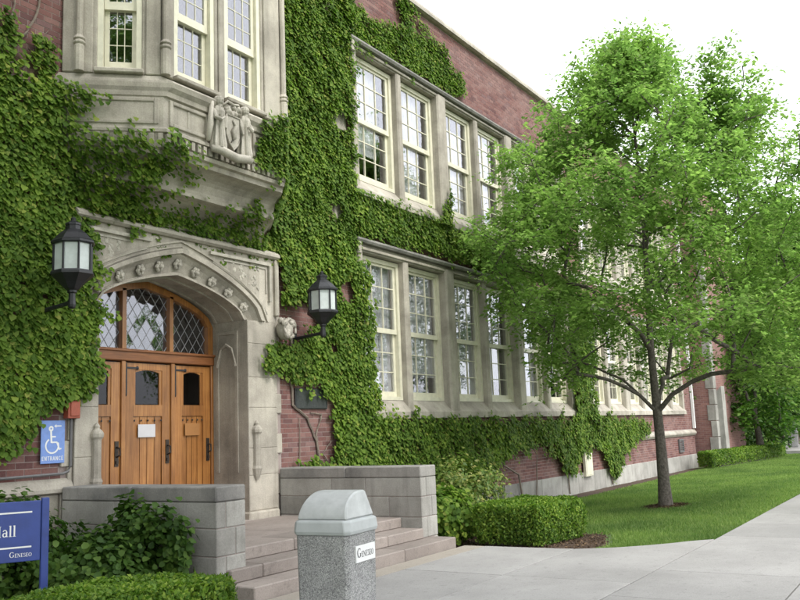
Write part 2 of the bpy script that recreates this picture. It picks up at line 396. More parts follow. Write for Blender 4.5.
def mulch_patch(name, poly, n=40):
    # a soft-edged earth sheet 12 mm above the lawn sheet
    b = MB(); cx = sum(p[0] for p in poly) / len(poly); cy = sum(p[1] for p in poly) / len(poly)
    pts = []
    for i in range(len(poly)):
        a, c = poly[i], poly[(i + 1) % len(poly)]
        m_ = max(4, int(math.dist(a, c) / .09))
        for t in np.linspace(0, 1, m_ + 1)[:-1]:
            pts.append((a[0] + (c[0] - a[0]) * t + random.uniform(-.05, .05), a[1] + (c[1] - a[1]) * t + random.uniform(-.05, .05)))
    b.extrude(pts, lambda u, v, d: (u, v, gz(u, v) + d), .001, .014)
    o = b.build(name, 'mulch')
    xs, ys_ = [p[0] for p in poly], [p[1] for p in poly]; n = 26000
    x_ = rng.uniform(min(xs) - .1, min(max(xs), 20) + .1, n); y_ = rng.uniform(min(ys_) - .1, max(ys_) + .1, n); k = in_poly(x_ + rng.normal(0, .04, n), y_ + rng.normal(0, .04, n), poly); x_, y_ = x_[k], y_[k]; n = len(x_)
    P = np.stack([x_, y_, np.array([gz(0, q) for q in y_]) + .014 + rng.uniform(0, .012, n)], 1)
    ch = leaves('mulch_chips', P, np.stack([rng.normal(0, .5, n), rng.normal(0, .5, n), np.ones(n)], 1), rng.normal(0, 1, (n, 3)), rng.uniform(.02, .06, n), 'chips', o, 'dia'); tag(ch, kind='stuff')
    return tag(o, kind='structure')
mulch_patch('planting_bed', [(11.0, 4.55), (11.9, 4.35), (13.1, 4.75), (13.5, 5.6), (14.2, 7.2), (15.5, 8.2), (35, 8.5), (35, 8.95), (10.95, 8.95), (10.98, 6.3)])
mulch_patch('planting_bed', [(3.0, 4.6), (5.3, 4.7), (5.35, 6.0), (6.5, 6.5), (6.5, 8.95), (3.0, 8.95)])
mulch_patch('planting_bed', [(17.9 + .55 * math.cos(t), 5.2 + .42 * math.sin(t)) for t in np.linspace(0, 2 * math.pi, 10)[:-1]])

# ---------------------------------------------------------------- the building
YW = 9.05
XL, XR = -6.0, 36.0
bld = empty('college_building', (8.48, 9.05, .413))
tag(bld, 'long two-storey red brick hall with limestone windows, bay window and ivy', 'building')
OFF = Vector((8.48, 9.05, .413))
class PB:  # parent wrapper: children's coordinates are written in world space
    pass
def att(o, p=None):
    o.parent = p or bld
    o.matrix_parent_inverse = Matrix.Translation(-OFF) if (p is None) else Matrix.Identity(4)
    return o
BANKS = [(12.72, 23.10), (24.30, 34.68)]
LOW = (1.86, 5.22); UPP = (6.05, 9.18)
holes = [(x0, x1, z0, z1) for x0, x1 in BANKS for z0, z1 in (LOW, UPP)]
holes.append((6.70, 10.40, -.5, 4.50))                    # stone entrance
holes.append((6.5, 10.5, 5.3, 9.6))                      # behind the oriel
ZTOP = 10.78; ZB = 1.08                                    # brick starts above the stone base
def rects_minus(x0, x1, z0, z1, hs):
    """split a rect into rects that avoid holes"""
    zs = sorted({z0, z1} | {min(max(h[k], z0), z1) for h in hs for k in (2, 3)})
    out = []
    for a, b in zip(zs[:-1], zs[1:]):
        if b - a < 1e-6: continue
        c = (a + b) / 2
        cuts = sorted((h[0], h[1]) for h in hs if h[2] < c < h[3]); x = x0
        for s, e in cuts:
            if s > x: out.append((x, s, a, b))
            x = max(x, e)
        if x < x1: out.append((x, x1, a, b))
    return out
wb = MB()
for a, b, c, d in rects_minus(XL, XR, -.6, ZTOP, holes): wb.box(a, b, YW + .004, YW + .45, c, d)
wall = att(wb.build('wall', 'mortar'))
# bricks
BL, BH, BG = .212, .067, .0095
PATCH = [(4.6, 6.56, 1.22, 2.0), (10.56, 12.1, 1.1, 2.78)]       # bricks here are single objects
unit_brick = shared('brick', UB, 'brick')
bv = []; single = 0; row = 0
z = -.02
holes_b = holes + [(10.40, 10.57, -.6, 4.5), (6.56, 6.70, -.6, 4.5), (12.1, 12.55, 5.4, 10.7)]
base_bands = [(XL, 6.7, -.6, 1.22), (28.0, 36.0, 1.02, 1.24), (10.4, 36, -.6, .30), (XL, XR, 5.86, 6.05)]
while z + BH < ZTOP:
    zc_ = z + BH / 2
    segs = rects_minus(XL, XR, z, z + BH, [(h[0], h[1], z - 1, z + 1) for h in holes_b + base_bands if h[2] < zc_ < h[3]])
    # merge to the rects that cover the whole course
    for a, b, c, d in segs:
        off = (row % 2) * (BL + BG) / 2
        k = math.floor((a - off) / (BL + BG))
        while True:
            s = off + k * (BL + BG); e = s + BL; k += 1
            if s >= b: break
            s2, e2 = max(s, a), min(e, b)
            if e2 - s2 < .03: continue
            dy = random.uniform(-.001, .001); cx, cz = (s2 + e2) / 2, (c + d) / 2
            if single < 298 and any(p[0] <= cx <= p[1] and p[2] <= cz <= p[3] for p in PATCH):
                inst(unit_brick, 'brick', wall, (cx, YW + .028 + dy, cz), (e2 - s2, .056, d - c)); single += 1
            else: bv.append((s2, e2, YW + dy, c, d))
    z += BH + BG; row += 1
A = np.array(bv); n = len(A)
x0, x1, y0, za, zb = A.T; y1 = y0 + .03
Vb = np.stack([np.stack(c, -1) for c in ((x0, y0, za), (x1, y0, za), (x1, y0, zb), (x0, y0, zb), (x0, y1, za), (x1, y1, za), (x1, y1, zb), (x0, y1, zb))], 1).reshape(-1, 3)
Fb = (np.arange(n)[:, None] * 8 + np.array([0, 1, 2, 3, 0, 4, 5, 1, 1, 5, 6, 2, 2, 6, 7, 3, 3, 7, 4, 0])[None]).ravel()
bw = np_mesh('brickwork', Vb, Fb, 4, 'brick', wall); bw.data.shade_flat(); tag(bw, kind='stuff')

# coping along the roof edge, in single stones
x = XL
while x < XR:
    x2 = min(XR, x + random.uniform(1.3, 1.7))
    att(MB().extrude([(YW - .13, 10.80), (YW - .13, 10.86), (YW - .10, 10.94), (YW + .5, 10.98), (YW + .5, 10.78), (YW - .06, 10.78)][::-1], lambda u, v, d: (d, u, v), x + .003, x2 - .003).build('coping_stone', 'limestone'))
    x = x2
att(MB().box(XL, 45, YW + .45, YW + 14, 10.5, 10.7).build('roof', 'roofing'))
att(MB().box(XL, XL + .3, YW + .455, YW + 14, -.6, 10.49).build('side_wall', 'far_brick'))
# stone base: left of the entrance
att(MB().extrude([(YW - .09, 1.06), (YW - .09, 1.10), (YW - .02, 1.22), (YW + .3, 1.22), (YW + .3, 1.04), (YW - .05, 1.04)][::-1], lambda u, v, d: (d, u, v), XL, 6.69).build('water_table', 'limestone'))
x = XL
while x < 6.4:
    x2 = min(6.69, x + random.uniform(.7, 1.1))
    for zz in (-.5, .27, .655):
        att(MB().box(x + .004, x2 - .004, YW - .03, YW + .1, zz + .004, zz + (.765 if zz < 0 else .38)).build('base_stone', 'limestone', bevel=.008))
    x = x2
# stone plinth and water table on the wing
x = 10.9
while x < 35.9:
    x2 = min(35.95, x + random.uniform(.9, 1.4))
    att(MB().box(x + .004, x2 - .004, YW - .05, YW + .1, -.6, .285).build('base_stone', 'cheek_stone', bevel=.01))
    x = x2
att(MB().extrude([(YW - .10, 1.10), (YW - .10, 1.15), (YW - .02, 1.25), (YW + .1, 1.25), (YW + .1, 1.02), (YW - .04, 1.02)][::-1], lambda u, v, d: (d, u, v), 28.0, 35.95).build('water_table', 'limestone'))
# string course under the upper sills
att(MB().box(10.7, 35.9, YW - .03, YW + .1, 5.865, 6.04).build('string_course', 'limestone'))
# quoins beside the entrance pavilion corner
for k in range(9):
    z0 = 5.45 + k * .58; w = .44 if k % 2 else .28
    att(MB().box(12.12, 12.12 + w, YW - .03, YW + .02, z0, z0 + .29).build('quoin', 'limestone', bevel=.012))
for k in range(13):
    z0 = .42 + k * .31
    w = .155 if k % 2 else .06
    att(MB().box(10.401, 10.401 + w, YW - .035, YW + .08, z0 + .003, z0 + .307).build('quoin', 'limestone', bevel=.008))
    att(MB().box(6.699 - w, 6.699, YW - .035, YW + .08, z0 + .003, z0 + .307).build('quoin', 'limestone', bevel=.008))
att(MB().box(6.555, 6.699, YW + .001, YW + .4, -.5, 4.5).build('backing', 'mortar')); att(MB().box(10.401, 10.558, YW + .001, YW + .4, -.5, 4.5).build('backing', 'mortar'))

# ---- wing windows
pane_mesh = shared('pane', MB().box(-.5, .5, -.5, .5, -.5, .5), 'window_glass')
def rect_frame(b, x0, x1, z0, z1, w, y0, y1, wb_=None, wt=None):
    wb_ = w if wb_ is None else wb_; wt = w if wt is None else wt
    b.box(x0, x0 + w, y0, y1, z0, z1); b.box(x1 - w, x1, y0, y1, z0, z1)
    b.box(x0 + w, x1 - w, y0, y1, z0, z0 + wb_); b.box(x0 + w, x1 - w, y0, y1, z1 - wt, z1)
    return b
def sash(win, x0, x1, z0, z1, y, cols=3, rows=3, st=.075, bot=.095, top=.05):
    b = rect_frame(MB(), x0, x1, z0, z1, st, y, y + .045, bot, top)
    gx0, gx1, gz0, gz1 = x0 + st, x1 - st, z0 + bot, z1 - top
    for i in range(1, cols):
        xx = gx0 + (gx1 - gx0) * i / cols; b.box(xx - .009, xx + .009, y + .004, y + .04, gz0, gz1)
    for i in range(1, rows):
        zz = gz0 + (gz1 - gz0) * i / rows; b.box(gx0, gx1, y + .006, y + .038, zz - .009, zz + .009)
    b.build('sash', 'cream_paint', win)
    pw, ph = (gx1 - gx0) / cols, (gz1 - gz0) / rows
    for i in range(cols):
        for j in range(rows):
            inst(pane_mesh, 'pane', win, (gx0 + pw * (i + .5), y + .022, gz0 + ph * (j + .5)), (pw, .004, ph),
                 (random.uniform(-.006, .006), 0, random.uniform(-.006, .006)))
def wing_window(x0, x1, z0, z1, yf=9.15):
    b = rect_frame(MB(), x0 + .002, x1 - .002, z0, z1, .085, yf, yf + .16, .07, .085)
    w = att(b.build('window', 'cream_paint'))
    zm = z0 + (z1 - z0) * .485
    sash(w, x0 + .09, x1 - .09, zm - .03, z1 - .088, yf + .035)
    lift = random.choice((0, 0, 0, .0))
    sash(w, x0 + .09, x1 - .09, z0 + .073 + lift, zm + .03, yf + .087)
    # curtain or blind behind the glass
    c = MB(); nseg = 26; zc = z0 + (z1 - z0) * random.choice((.03, .03, .18, .25)); zt = z0 + (z1 - z0) * random.choice((.97, .97, .97, .85))
    xa, xb_ = x0 + .1, x1 - .1 - random.choice((0, .1, .3))
    for i in range(nseg + 1):
        xx = xa + (xb_ - xa) * i / nseg; yy = yf + .17 + .012 * math.sin(i * 1.9)
        c.v += [(xx, yy, zc), (xx, yy, zt)]
    for i in range(nseg): c.f.append((2 * i, 2 * i + 2, 2 * i + 3, 2 * i + 1))
    c.build('curtain', 'curtain', w)
    return w
WW, MUL, PIL = 1.445, .18, .38
def bank(bx0, bx1, z0, z1, fz0, fz1):
    # stone surround: jambs, head, sloped sill, drip mould; mullions and pilasters as sub-parts
    f0 = bx0 + .20
    b = MB()
    b.box(bx0, f0, 9.0, 9.4, z0 + .02, fz1 + .02)
    xe = f0 + 6 * WW + 3 * MUL + 2 * PIL
    b.box(xe, bx1, 9.0, 9.4, z0 + .02, fz1 + .02)
    b.box(bx0, bx1, 9.02, 9.4, fz1 + .02, z1 - .1)
    b.box(bx0 + .05, bx1 - .05, 8.985, 9.019, fz1 + .05, fz1 + .11)
    s = att(b.build('window_surround', 'limestone', bevel=.01))
    MB().extrude([(8.93, z1 - .1), (8.90, z1 - .06), (8.90, z1 - .03), (9.0, z1 + .02), (9.1, z1 + .02), (9.1, z1 - .1)][::-1], lambda u, v, d: (d, u, v), bx0 - .06, bx1 + .06).build('drip_mould', 'cope_stone', s)
    for xx in (bx0 - .06, bx1 - .06): MB().box(xx, xx + .12, 8.905, 9.045, z1 - .34, z1 - .101).build('drip_stop', 'limestone', s, bevel=.02)
    i = 0; xx = bx0
    while xx < bx1 - .1:
        x2 = min(bx1, xx + 1.74)
        MB().extrude([(8.95, z0), (8.95, z0 + .13), (9.16, fz0 - .002), (9.4, fz0 - .002), (9.4, z0)][::-1], lambda u, v, d: (d, u, v), xx + .003, x2 - .003).build('sill_stone', 'limestone', s)
        xx = x2
    xx = f0
    for k in range(6):
        wing_window(xx, xx + WW, fz0, fz1)
        xx += WW
        if k == 5: break
        w = MUL if k % 2 == 0 else PIL; yf = 9.0 if k % 2 == 0 else 8.965
        c = .035
        MB().extrude([(xx, 9.36), (xx, yf + c), (xx + c, yf), (xx + w - c, yf), (xx + w, yf + c), (xx + w, 9.36)][::-1], lambda u, v, d: (u, v, d), z0 + .10, fz1 + (.019 if k % 2 == 0 else .10)).build('mullion' if k % 2 == 0 else 'pilaster', 'limestone', s)
        xx += w
for bx0, bx1 in BANKS:
    bank(bx0, bx1, *LOW, 2.22, 4.95)
    bank(bx0, bx1, *UPP, 6.42, 8.95)
# rooms behind the windows
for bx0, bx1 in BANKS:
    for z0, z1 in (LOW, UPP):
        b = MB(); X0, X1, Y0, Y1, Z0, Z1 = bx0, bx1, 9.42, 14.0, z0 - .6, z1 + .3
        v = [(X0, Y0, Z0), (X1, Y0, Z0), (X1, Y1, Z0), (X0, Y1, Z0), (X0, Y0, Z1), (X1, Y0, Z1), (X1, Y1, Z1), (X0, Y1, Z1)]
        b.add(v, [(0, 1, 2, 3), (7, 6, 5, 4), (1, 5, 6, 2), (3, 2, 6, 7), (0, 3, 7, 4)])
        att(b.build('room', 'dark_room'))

# ---- entrance
XC, HW, ZS, ZA = 8.40, 1.355, 3.40, 3.93
def arch(u, hw=HW, zs=ZS, za=ZA):
    t = min(1, abs(u) / hw); return zs + (za - zs) * (.42 * (1 - t) + .58 * math.sqrt(max(0, 1 - t * t)))
EX0, EX1, EZ1 = 6.70, 10.40, 4.42
YF, YD = 8.99, 9.74
b = MB()
NS = 24; BAND = .28
HW2, ZS2, ZA2 = HW + BAND, ZS, ZA + .30
def strip_above(b, hw, zs, za, x_out, ztop, yf, yb, ns=NS):
    us = [-hw + 2 * hw * i / ns for i in range(ns + 1)]
    for ua, ub in zip(us[:-1], us[1:]):
        za_, zb_ = arch(ua, hw, zs, za), arch(ub, hw, zs, za)
        b.add([(XC + ua, yf, za_), (XC + ub, yf, zb_), (XC + ub, yf, ztop), (XC + ua, yf, ztop)], [(0, 1, 2, 3)])
strip_above(b, HW2, ZS2, ZA2, None, EZ1, YF, YD)
# front plate beside the arch, with the ledge under the arch band, jambs and reveals
for sgn in (-1, 1):
    xa, xo = XC + sgn * HW2, (EX0 if sgn < 0 else EX1)
    l, r = sorted((xa, xo)); b.box(l, r, YF, 9.4, ZS2, EZ1)
    l, r = sorted((XC + sgn * HW, xo)); b.box(l, r, YF, YD + .05, .2, ZS2 - .0015)
    xi = XC + sgn * HW
# cavetto band between the inner and outer arch lines, then the soffit back to the door
us = [-1 + 2 * i / NS for i in range(NS + 1)]
prof = [(0, YF), (.12, YF + .012), (.3, YF + .06), (.55, YF + .10), (.85, YF + .12), (.88, YF + .09), (1, YF + .09)]
for i in range(NS):
    for (fa, ya), (fb, yb) in zip(prof[:-1], prof[1:]):
        q = []
        for u, f_, y_ in ((us[i], fa, ya), (us[i + 1], fa, ya), (us[i + 1], fb, yb), (us[i], fb, yb)):
            hw = HW2 + (HW - HW2) * f_; zz = arch(u * hw, hw, ZS, ZA2 + (ZA - ZA2) * f_)
            q.append((XC + u * hw, y_, zz))
        b.add(q, [(3, 2, 1, 0)])
    ua, ub = us[i] * HW, us[i + 1] * HW
    b.add([(XC + ua, YF + .09, arch(ua)), (XC + ub, YF + .09, arch(ub)), (XC + ub, YD + .05, arch(ub)), (XC + ua, YD + .05, arch(ua))], [(3, 2, 1, 0)])
ent = att(b.build('entrance_surround', 'limestone'))
for sgn in (-1, 1):
    zc = .53; k = 0
    while zc < 3.3:
        zt_ = min(3.385, zc + (.52, .40, .61, .46)[k % 4]); xi_, xo_ = XC + sgn * (HW + .004), (EX0 + .002 if sgn < 0 else EX1 - .002)
        if zt_ > 3.2: zt_ = 3.385
        xs_ = sorted((xi_, xo_))
        MB().box(xs_[0], xs_[1], YF - .008, YF + .05, zc + .003, zt_ - .003).build('jamb_stone', 'limestone', ent, bevel=.006)
        zc = zt_; k += 1
# label moulding over the arch
def arch_pts(hw, zs, za, y, n=30): return [(XC - hw + 2 * hw * i / n, y, arch(-hw + 2 * hw * i / n, hw, zs, za)) for i in range(n + 1)]
def arch_bar(hw, zs, za, w, y0, y1, name, mat, parent, n=30):
    b = MB(); P = []
    for i in range(n + 1):
        u = -1 + 2 * i / n
        P.append((XC + u * hw, arch(u * hw, hw, zs, za), XC + u * (hw + w), arch(u * (hw + w), hw + w, zs, za + w)))
    for (a, c, e, f_), (a2, c2, e2, f2) in zip(P[:-1], P[1:]):
        b.add([(a, y0, c), (a2, y0, c2), (e2, y0, f2), (e, y0, f_), (a, y1, c), (a2, y1, c2), (e2, y1, f2), (e, y1, f_)], [(0, 1, 2, 3), (7, 6, 5, 4), (0, 4, 5, 1), (3, 2, 6, 7), (0, 3, 7, 4), (1, 5, 6, 2)])
    return b.build(name, mat, parent)
arch_bar(HW2 - .01, ZS, ZA2 - .01, .07, YF - .06, YF + .05, 'label_mould', 'limestone', ent)
arch_bar(HW2 + .08, ZS, ZA2 + .08, .025, YF - .025, YF + .05, 'arch_fillet', 'limestone', ent)
for kk, yy in enumerate((YF + .28, YF + .62)):
    arch_bar(HW - .03, ZS, ZA - .03, .035, yy, yy + .04, 'soffit_rib', 'limestone', ent)
arch_bar(HW2 + .16, ZS, ZA2 + .15, .03, YF - .03, YF + .05, 'outer_mould', 'limestone', ent)
arch_bar(HW - .012, ZS, ZA - .012, .035, YF + .05, YF + .12, 'inner_bead', 'limestone', ent)
# rosettes
rb = MB()
for k in range(6):
    t = 2 * math.pi * k / 6; rb.blob((.045 * math.cos(t), -.012, .045 * math.sin(t)), .034, 1, .7, 1, 6, 4, .12)
rb.blob((0, -.035, 0), .03, 1, .9, 1, 6, 4)
rb.lathe([(.01, -.0), (.055, 0.0)], n=6)
rmesh = shared('rosette', rb, 'carved_stone')
for k in range(9):
    u = -.9 + 1.8 * k / 8; hw = HW + BAND * .48; zz = arch(u * hw, hw, ZS, ZA + .145)
    inst(rmesh, 'rosette', ent, (XC + u * hw, YF + .06, zz), (1.05, 1.1, 1.05), (.3, u * .8, 0))
# spandrel tracery
for sgn in (-1, 1):
    sb = MB()
    xe = EX1 - .12 if sgn > 0 else EX0 + .12
    sb.box(*sorted((xe, xe - sgn * .045)), YF - .05, YF + .02, ZS + .32, EZ1 - .1265)
    sb.box(*sorted((xe, XC + sgn * .55)), YF - .05, YF + .02, EZ1 - .125, EZ1 - .08)
    sb.box(*sorted((xe - sgn * .075, xe - sgn * .10)), YF - .018, YF + .02, ZS + .45, EZ1 - .1815)
    sb.box(*sorted((xe - sgn * .075, XC + sgn * .85)), YF - .018, YF + .02, EZ1 - .18, EZ1 - .155)
    pts = [(XC + sgn * u, YF - .005, arch(u, HW2 + .2, ZS, ZA2 + .14)) for u in np.linspace(.62, 1.8, 12) if u < HW2 + .17]
    sb.tube(pts, .025, 5)
    for k in range(26):
        u = random.uniform(1.05, 1.62); zz = random.uniform(arch(u, HW2 + .2, ZS, ZA2 + .14) + .06, EZ1 - .17) if arch(u, HW2 + .2, ZS, ZA2 + .14) + .07 < EZ1 - .17 else None
        if zz: sb.blob((XC + sgn * u, YF + .008, zz), random.uniform(.025, .05), 1, .5, 1, 6, 4, .3)
    sb.build('spandrel_carving', 'carved_stone', ent)
# hood cornice
MB().extrude([(YF + .4, EZ1), (YF - .05, EZ1), (YF - .09, EZ1 + .03), (YF - .09, EZ1 + .07), (YF - .02, EZ1 + .13), (YF + .4, EZ1 + .15)], lambda u, v, d: (d, u, v), EX0 - .06, EX1 + .05).build('cornice', 'limestone', ent)
for xx in (EX0 - .06, EX1 - .03): MB().box(xx, xx + .09, YF - .06, YF + .02, 3.5, EZ1 - .003).build('hood_return', 'limestone', ent, bevel=.02)
# carved boss at each end of the hood
for xx in (EX1 + .10,):
    bb = MB().blob((xx, YF - .12, 3.3), .15, 1, .9, 1.15, 10, 7, .12)
    for k in range(12):
        bb.blob((xx + random.uniform(-.13, .13), YF - .2 + random.uniform(-.04, .08), 3.3 + random.uniform(-.16, .16)), random.uniform(.035, .06), 1, 1, 1, 6, 4, .25)
    for k in range(4):
        t0 = k * 1.6; bb.tube([(xx + .13 * math.cos(t0 + s * .5), YF - .22 - .02 * math.sin(s), 3.3 + .15 * math.sin(t0 + s * .5)) for s in range(6)], .022, 5)
    bb.build('carved_boss', 'carved_stone', ent, smooth=True)
# colonnettes with caps
for xx in (7.0, 9.90):
    MB().lathe([(.02, .98), (.05, 1.05), (.07, 1.12), (.08, 1.15), (.062, 1.19), (.058, 1.25), (.058, 1.64), (.062, 1.66), (.085, 1.69), (.088, 1.73), (.072, 1.76), (.038, 1.79), (.034, 1.80), (.04, 1.82), (.022, 1.85), (.004, 1.87)], xx, YF - .035, 8).build('colonnette', 'limestone', ent)
# panel tracery on the reveals
for sgn in (-1, 1):
    rb_ = MB(); xx = XC + sgn * (HW - .015)
    for yy in (YF + .2, YF + .6): rb_.box(*sorted((xx, xx + sgn * .03)), yy, yy + .05, 1.1, 3.25)
    rb_.box(*sorted((xx, xx + sgn * .03)), YF + .25, YF + .6, 3.2, 3.25)
    rb_.tube([(xx, YF + .23, 2.7), (xx, YF + .32, 2.98), (xx, YF + .45, 3.05)], .022, 5); rb_.tube([(xx, YF + .62, 2.7), (xx, YF + .54, 2.98), (xx, YF + .42, 3.05)], .022, 5)
    rb_.build('reveal_tracery', 'limestone', ent)
    MB().box(*sorted((XC + sgn * (HW - .06), XC + sgn * (HW + .62))), YF - .07, YD - .1, .36, .52).build('plinth', 'limestone', ent, bevel=.02)
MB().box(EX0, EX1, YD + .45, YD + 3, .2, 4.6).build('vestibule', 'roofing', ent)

# doors
DX = [7.06, 8.03, 8.935, 9.745]; DZ0, DZ1 = .43, 2.72
db = MB()
for k, xx in enumerate(DX):
    db.box(xx - .035, xx + .035, YD - .03, YD + .1, .41, DZ1 + .02)
# lintel and arched head
dframe = att(db.build('door_frame', 'oak', bevel=.006))
MB().box(DX[0] - .035, DX[3] + .035, YD - .05, YD + .1, DZ1 + .021, DZ1 + .19).build('lintel', 'dark_oak', dframe, bevel=.012)
MB().box(DX[0] - .035, DX[3] + .035, YD - .075, YD - .051, DZ1 + .15, DZ1 + .19).build('lintel_bead', 'dark_oak', dframe, bevel=.008)
arch_bar(HW - .115, ZS - .06, ZA - .115, .11, YD - .03, YD + .08, 'arched_head', 'oak', dframe)
for sgn in (-1, 1): MB().box(*sorted((XC + sgn * (HW - .115), XC + sgn * (HW - .005))), YD - .03, YD + .08, DZ1 + .191, ZS - .061).build('head_post', 'oak', dframe)
for xx in (8.03, 8.90): MB().box(xx - .035, xx + .035, YD - .03, YD + .08, DZ1 + .191, arch(xx - XC, HW - .115, ZS - .06, ZA - .115) + .03).build('transom_mullion', 'oak', dframe)
# leaded diamond panes
tr = MB()
tw, th = .165, .235
z0t = DZ1 + .19
def clipseg(p, q, ok):
    return p, q
inner = lambda x, z: z0t < z < arch(x - XC, HW - .10, ZS - .06, ZA - .10)
lead = MB(); k = 0
dm = shared('diamond_pane', MB().extrude([(0, -.5), (.5, 0), (0, .5), (-.5, 0)], lambda u, v, d: (u, d, v), -.003, .003), 'lattice_glass')
lat = att(MB().box(XC - .02, XC + .02, YD + .081, YD + .09, z0t, z0t + .02).build('transom_light', 'lead'))
ix = 0
for i in range(-18, 19):
    for j in range(-2, 22):
        cx = XC + i * tw / 2; cz = z0t + j * th / 2
        if (i + j) % 2: continue
        if not inner(cx, max(cz, z0t + .01)) or abs(cx - XC) > HW - .11 or cz < z0t - .01: continue
        inst(dm, 'diamond_pane', lat, (cx, YD + .045, cz), (tw * .93, 1, th * .93), (random.uniform(-.035, .035), 0, random.uniform(-.035, .035)))
for i in range(-30, 31):
    for sgn in (-1, 1):
        # a lead strip in each slanted direction, cut where it leaves the arch
        pts = []
        for s in np.linspace(0, 1.4, 57):
            x_ = XC + i * tw + tw / 2 + sgn * s * tw / th; z_ = z0t + s
            if abs(x_ - XC) < HW - .09 and inner(x_, max(z_, z0t + .001)): pts.append((x_, YD + .045, z_))
        if len(pts) > 1: lead.tube([pts[0], pts[-1]], .0065, 4)
lead.build('lead_lattice', 'lead', lat)

handle = MB().box(-.035, .035, -.012, .0, -.19, .19).tube([(0, -.012, .1), (0, -.07, .08), (0, -.075, -.02), (0, -.012, -.05)], .014, 6).box(-.022, .022, -.03, -.012, -.15, -.1)
hm = shared('handle', handle, 'old_bronze'); plank_mesh = shared('plank', UB, 'oak'); nail = shared('nail', MB().blob((0, 0, 0), .016, 1, .6, 1, 6, 4), 'iron')
strap = shared('strap_hinge', MB().box(-.012, .012, -.015, 0, -.36, .06).box(-.06, .2, -.012, 0, -.012, .012).blob((.2, -.006, 0), .028, 1, .5, 1, 6, 4).blob((0, -.008, -.37), .024, .7, .5, 1.4, 6, 4), 'iron')
doors = []
for k in range(3):
    x0, x1 = DX[k] + .04, DX[k + 1] - .04; w = x1 - x0; y = YD
    b = MB()
    ST = .15
    b.box(x0, x0 + ST, y, y + .05, DZ0, DZ1); b.box(x1 - ST, x1, y, y + .05, DZ0, DZ1)
    b.box(x0 + ST, x1 - ST, y, y + .05, DZ0, DZ0 + .2); b.box(x0 + ST, x1 - ST, y, y + .05, 1.97, 2.13); b.box(x0 + ST, x1 - ST, y, y + .05, 2.63, DZ1)
    gx0, gx1 = x0 + ST + .045, x1 - ST - .045
    b.box(x0 + ST, gx0, y + .012, y + .045, 2.13, 2.63); b.box(gx1, x1 - ST, y + .012, y + .045, 2.13, 2.63)
    for s_ in range(6):   # segmental head over the small window
        ua, ub = -1 + s_ / 3, -1 + (s_ + 1) / 3; c = (gx0 + gx1) / 2; h = (gx1 - gx0) / 2
        b.extrude([(c + ua * h, 2.63), (c + ua * h, 2.59 + .035 * (1 - ua * ua)), (c + ub * h, 2.59 + .035 * (1 - ub * ub)), (c + ub * h, 2.63)][::-1], lambda u, v, d: (u, d, v), y + .010, y + .043)
    d = att(b.build('door', 'oak'))
    inst(shared('pane', UB, 'dark_glass'), 'pane', d, ((gx0 + gx1) / 2, y + .03, 2.38), (gx1 - gx0, .006, .48))
    npl = 4; pw = (w - 2 * ST) / npl
    for i in range(npl): inst(plank_mesh, 'plank', d, (x0 + ST + pw * (i + .5), y + .03, 1.30), (pw - .010, .022, 1.33))
    for i in range(5): inst(nail, 'nail', d, (x0 + ST + .02 + (w - 2 * ST - .04) * i / 4, y - .002, 1.91))
    hx = x1 - .075 if k == 2 else x0 + .075
    inst(hm, 'handle', d, (x1 - .055, y, 1.46), (.9, 1, .9))
    if k: inst(strap, 'strap_hinge', d, (x0 + .015, y - .002, DZ1 - .07))
    doors.append((x0, x1))
# notices on the doors
x0, x1 = doors[1]; c = (x0 + x1) / 2 - .02
o = MB().box(8.30, 8.61, YD - .012, YD - .006, 1.675, 1.855).build('paper_notice', 'paper'); tag(o, 'white paper notice taped to the middle wooden door', 'notice')
x0, x1 = doors[2]; c = (x0 + x1) / 2 - .01
o = MB().box(c - .15, c + .15, YD - .014, YD - .006, 1.675, 1.86).build('notice_plate', 'tan_card', bevel=.004); tag(o, 'tan square plate fixed to one of the wooden doors', 'plate')

# ---- oriel bay over the entrance
OP = .95
def osec(p):
    s = (OP - p) * .42; L0 = 6.40 + s; R0 = 10.55 - s; q = .958 * p
    return [(L0, YW), (L0 + q, YW - p), (R0 - q, YW - p), (R0, YW)]
def loft(b, prof):
    for (za, pa), (zb, pb) in zip(prof[:-1], prof[1:]):
        A_, B_ = osec(pa), osec(pb)
        for i in range(3):
            b.add([(*A_[i], za), (*A_[i + 1], za), (*B_[i + 1], zb), (*B_[i], zb)], [(0, 1, 2, 3)])
b = MB()
cove = lambda z0, z1, p0, p1: [(z0 + (z1 - z0) * math.sin(t), p0 + (p1 - p0) * (1 - math.cos(t))) for t in np.linspace(0, math.pi / 2, 9)]
loft(b, [(4.555, .04), (4.56, .09), (4.60, .10)] + cove(4.62, 4.90, .07, .50) + [(4.905, .54), (4.95, .55), (4.955, .52)] + cove(4.96, 5.23, .52, .84) + [(5.235, .87), (5.30, .88), (5.31, .94), (5.36, .96), (5.37, .90), (5.50, .91), (5.51, .97), (5.55, .97), (5.58, .93),
         (5.98, .93), (5.99, .97), (6.05, .98), (6.10, 1.03), (6.16, 1.05), (6.19, 1.03), (6.265, .90), (6.268, .5)])
oriel = att(b.build('oriel_bay', 'limestone'))
FAC = [((6.40, YW), (7.31, 8.10)), ((7.31, 8.10), (9.64, 8.10)), ((9.64, 8.10), (10.55, YW))]
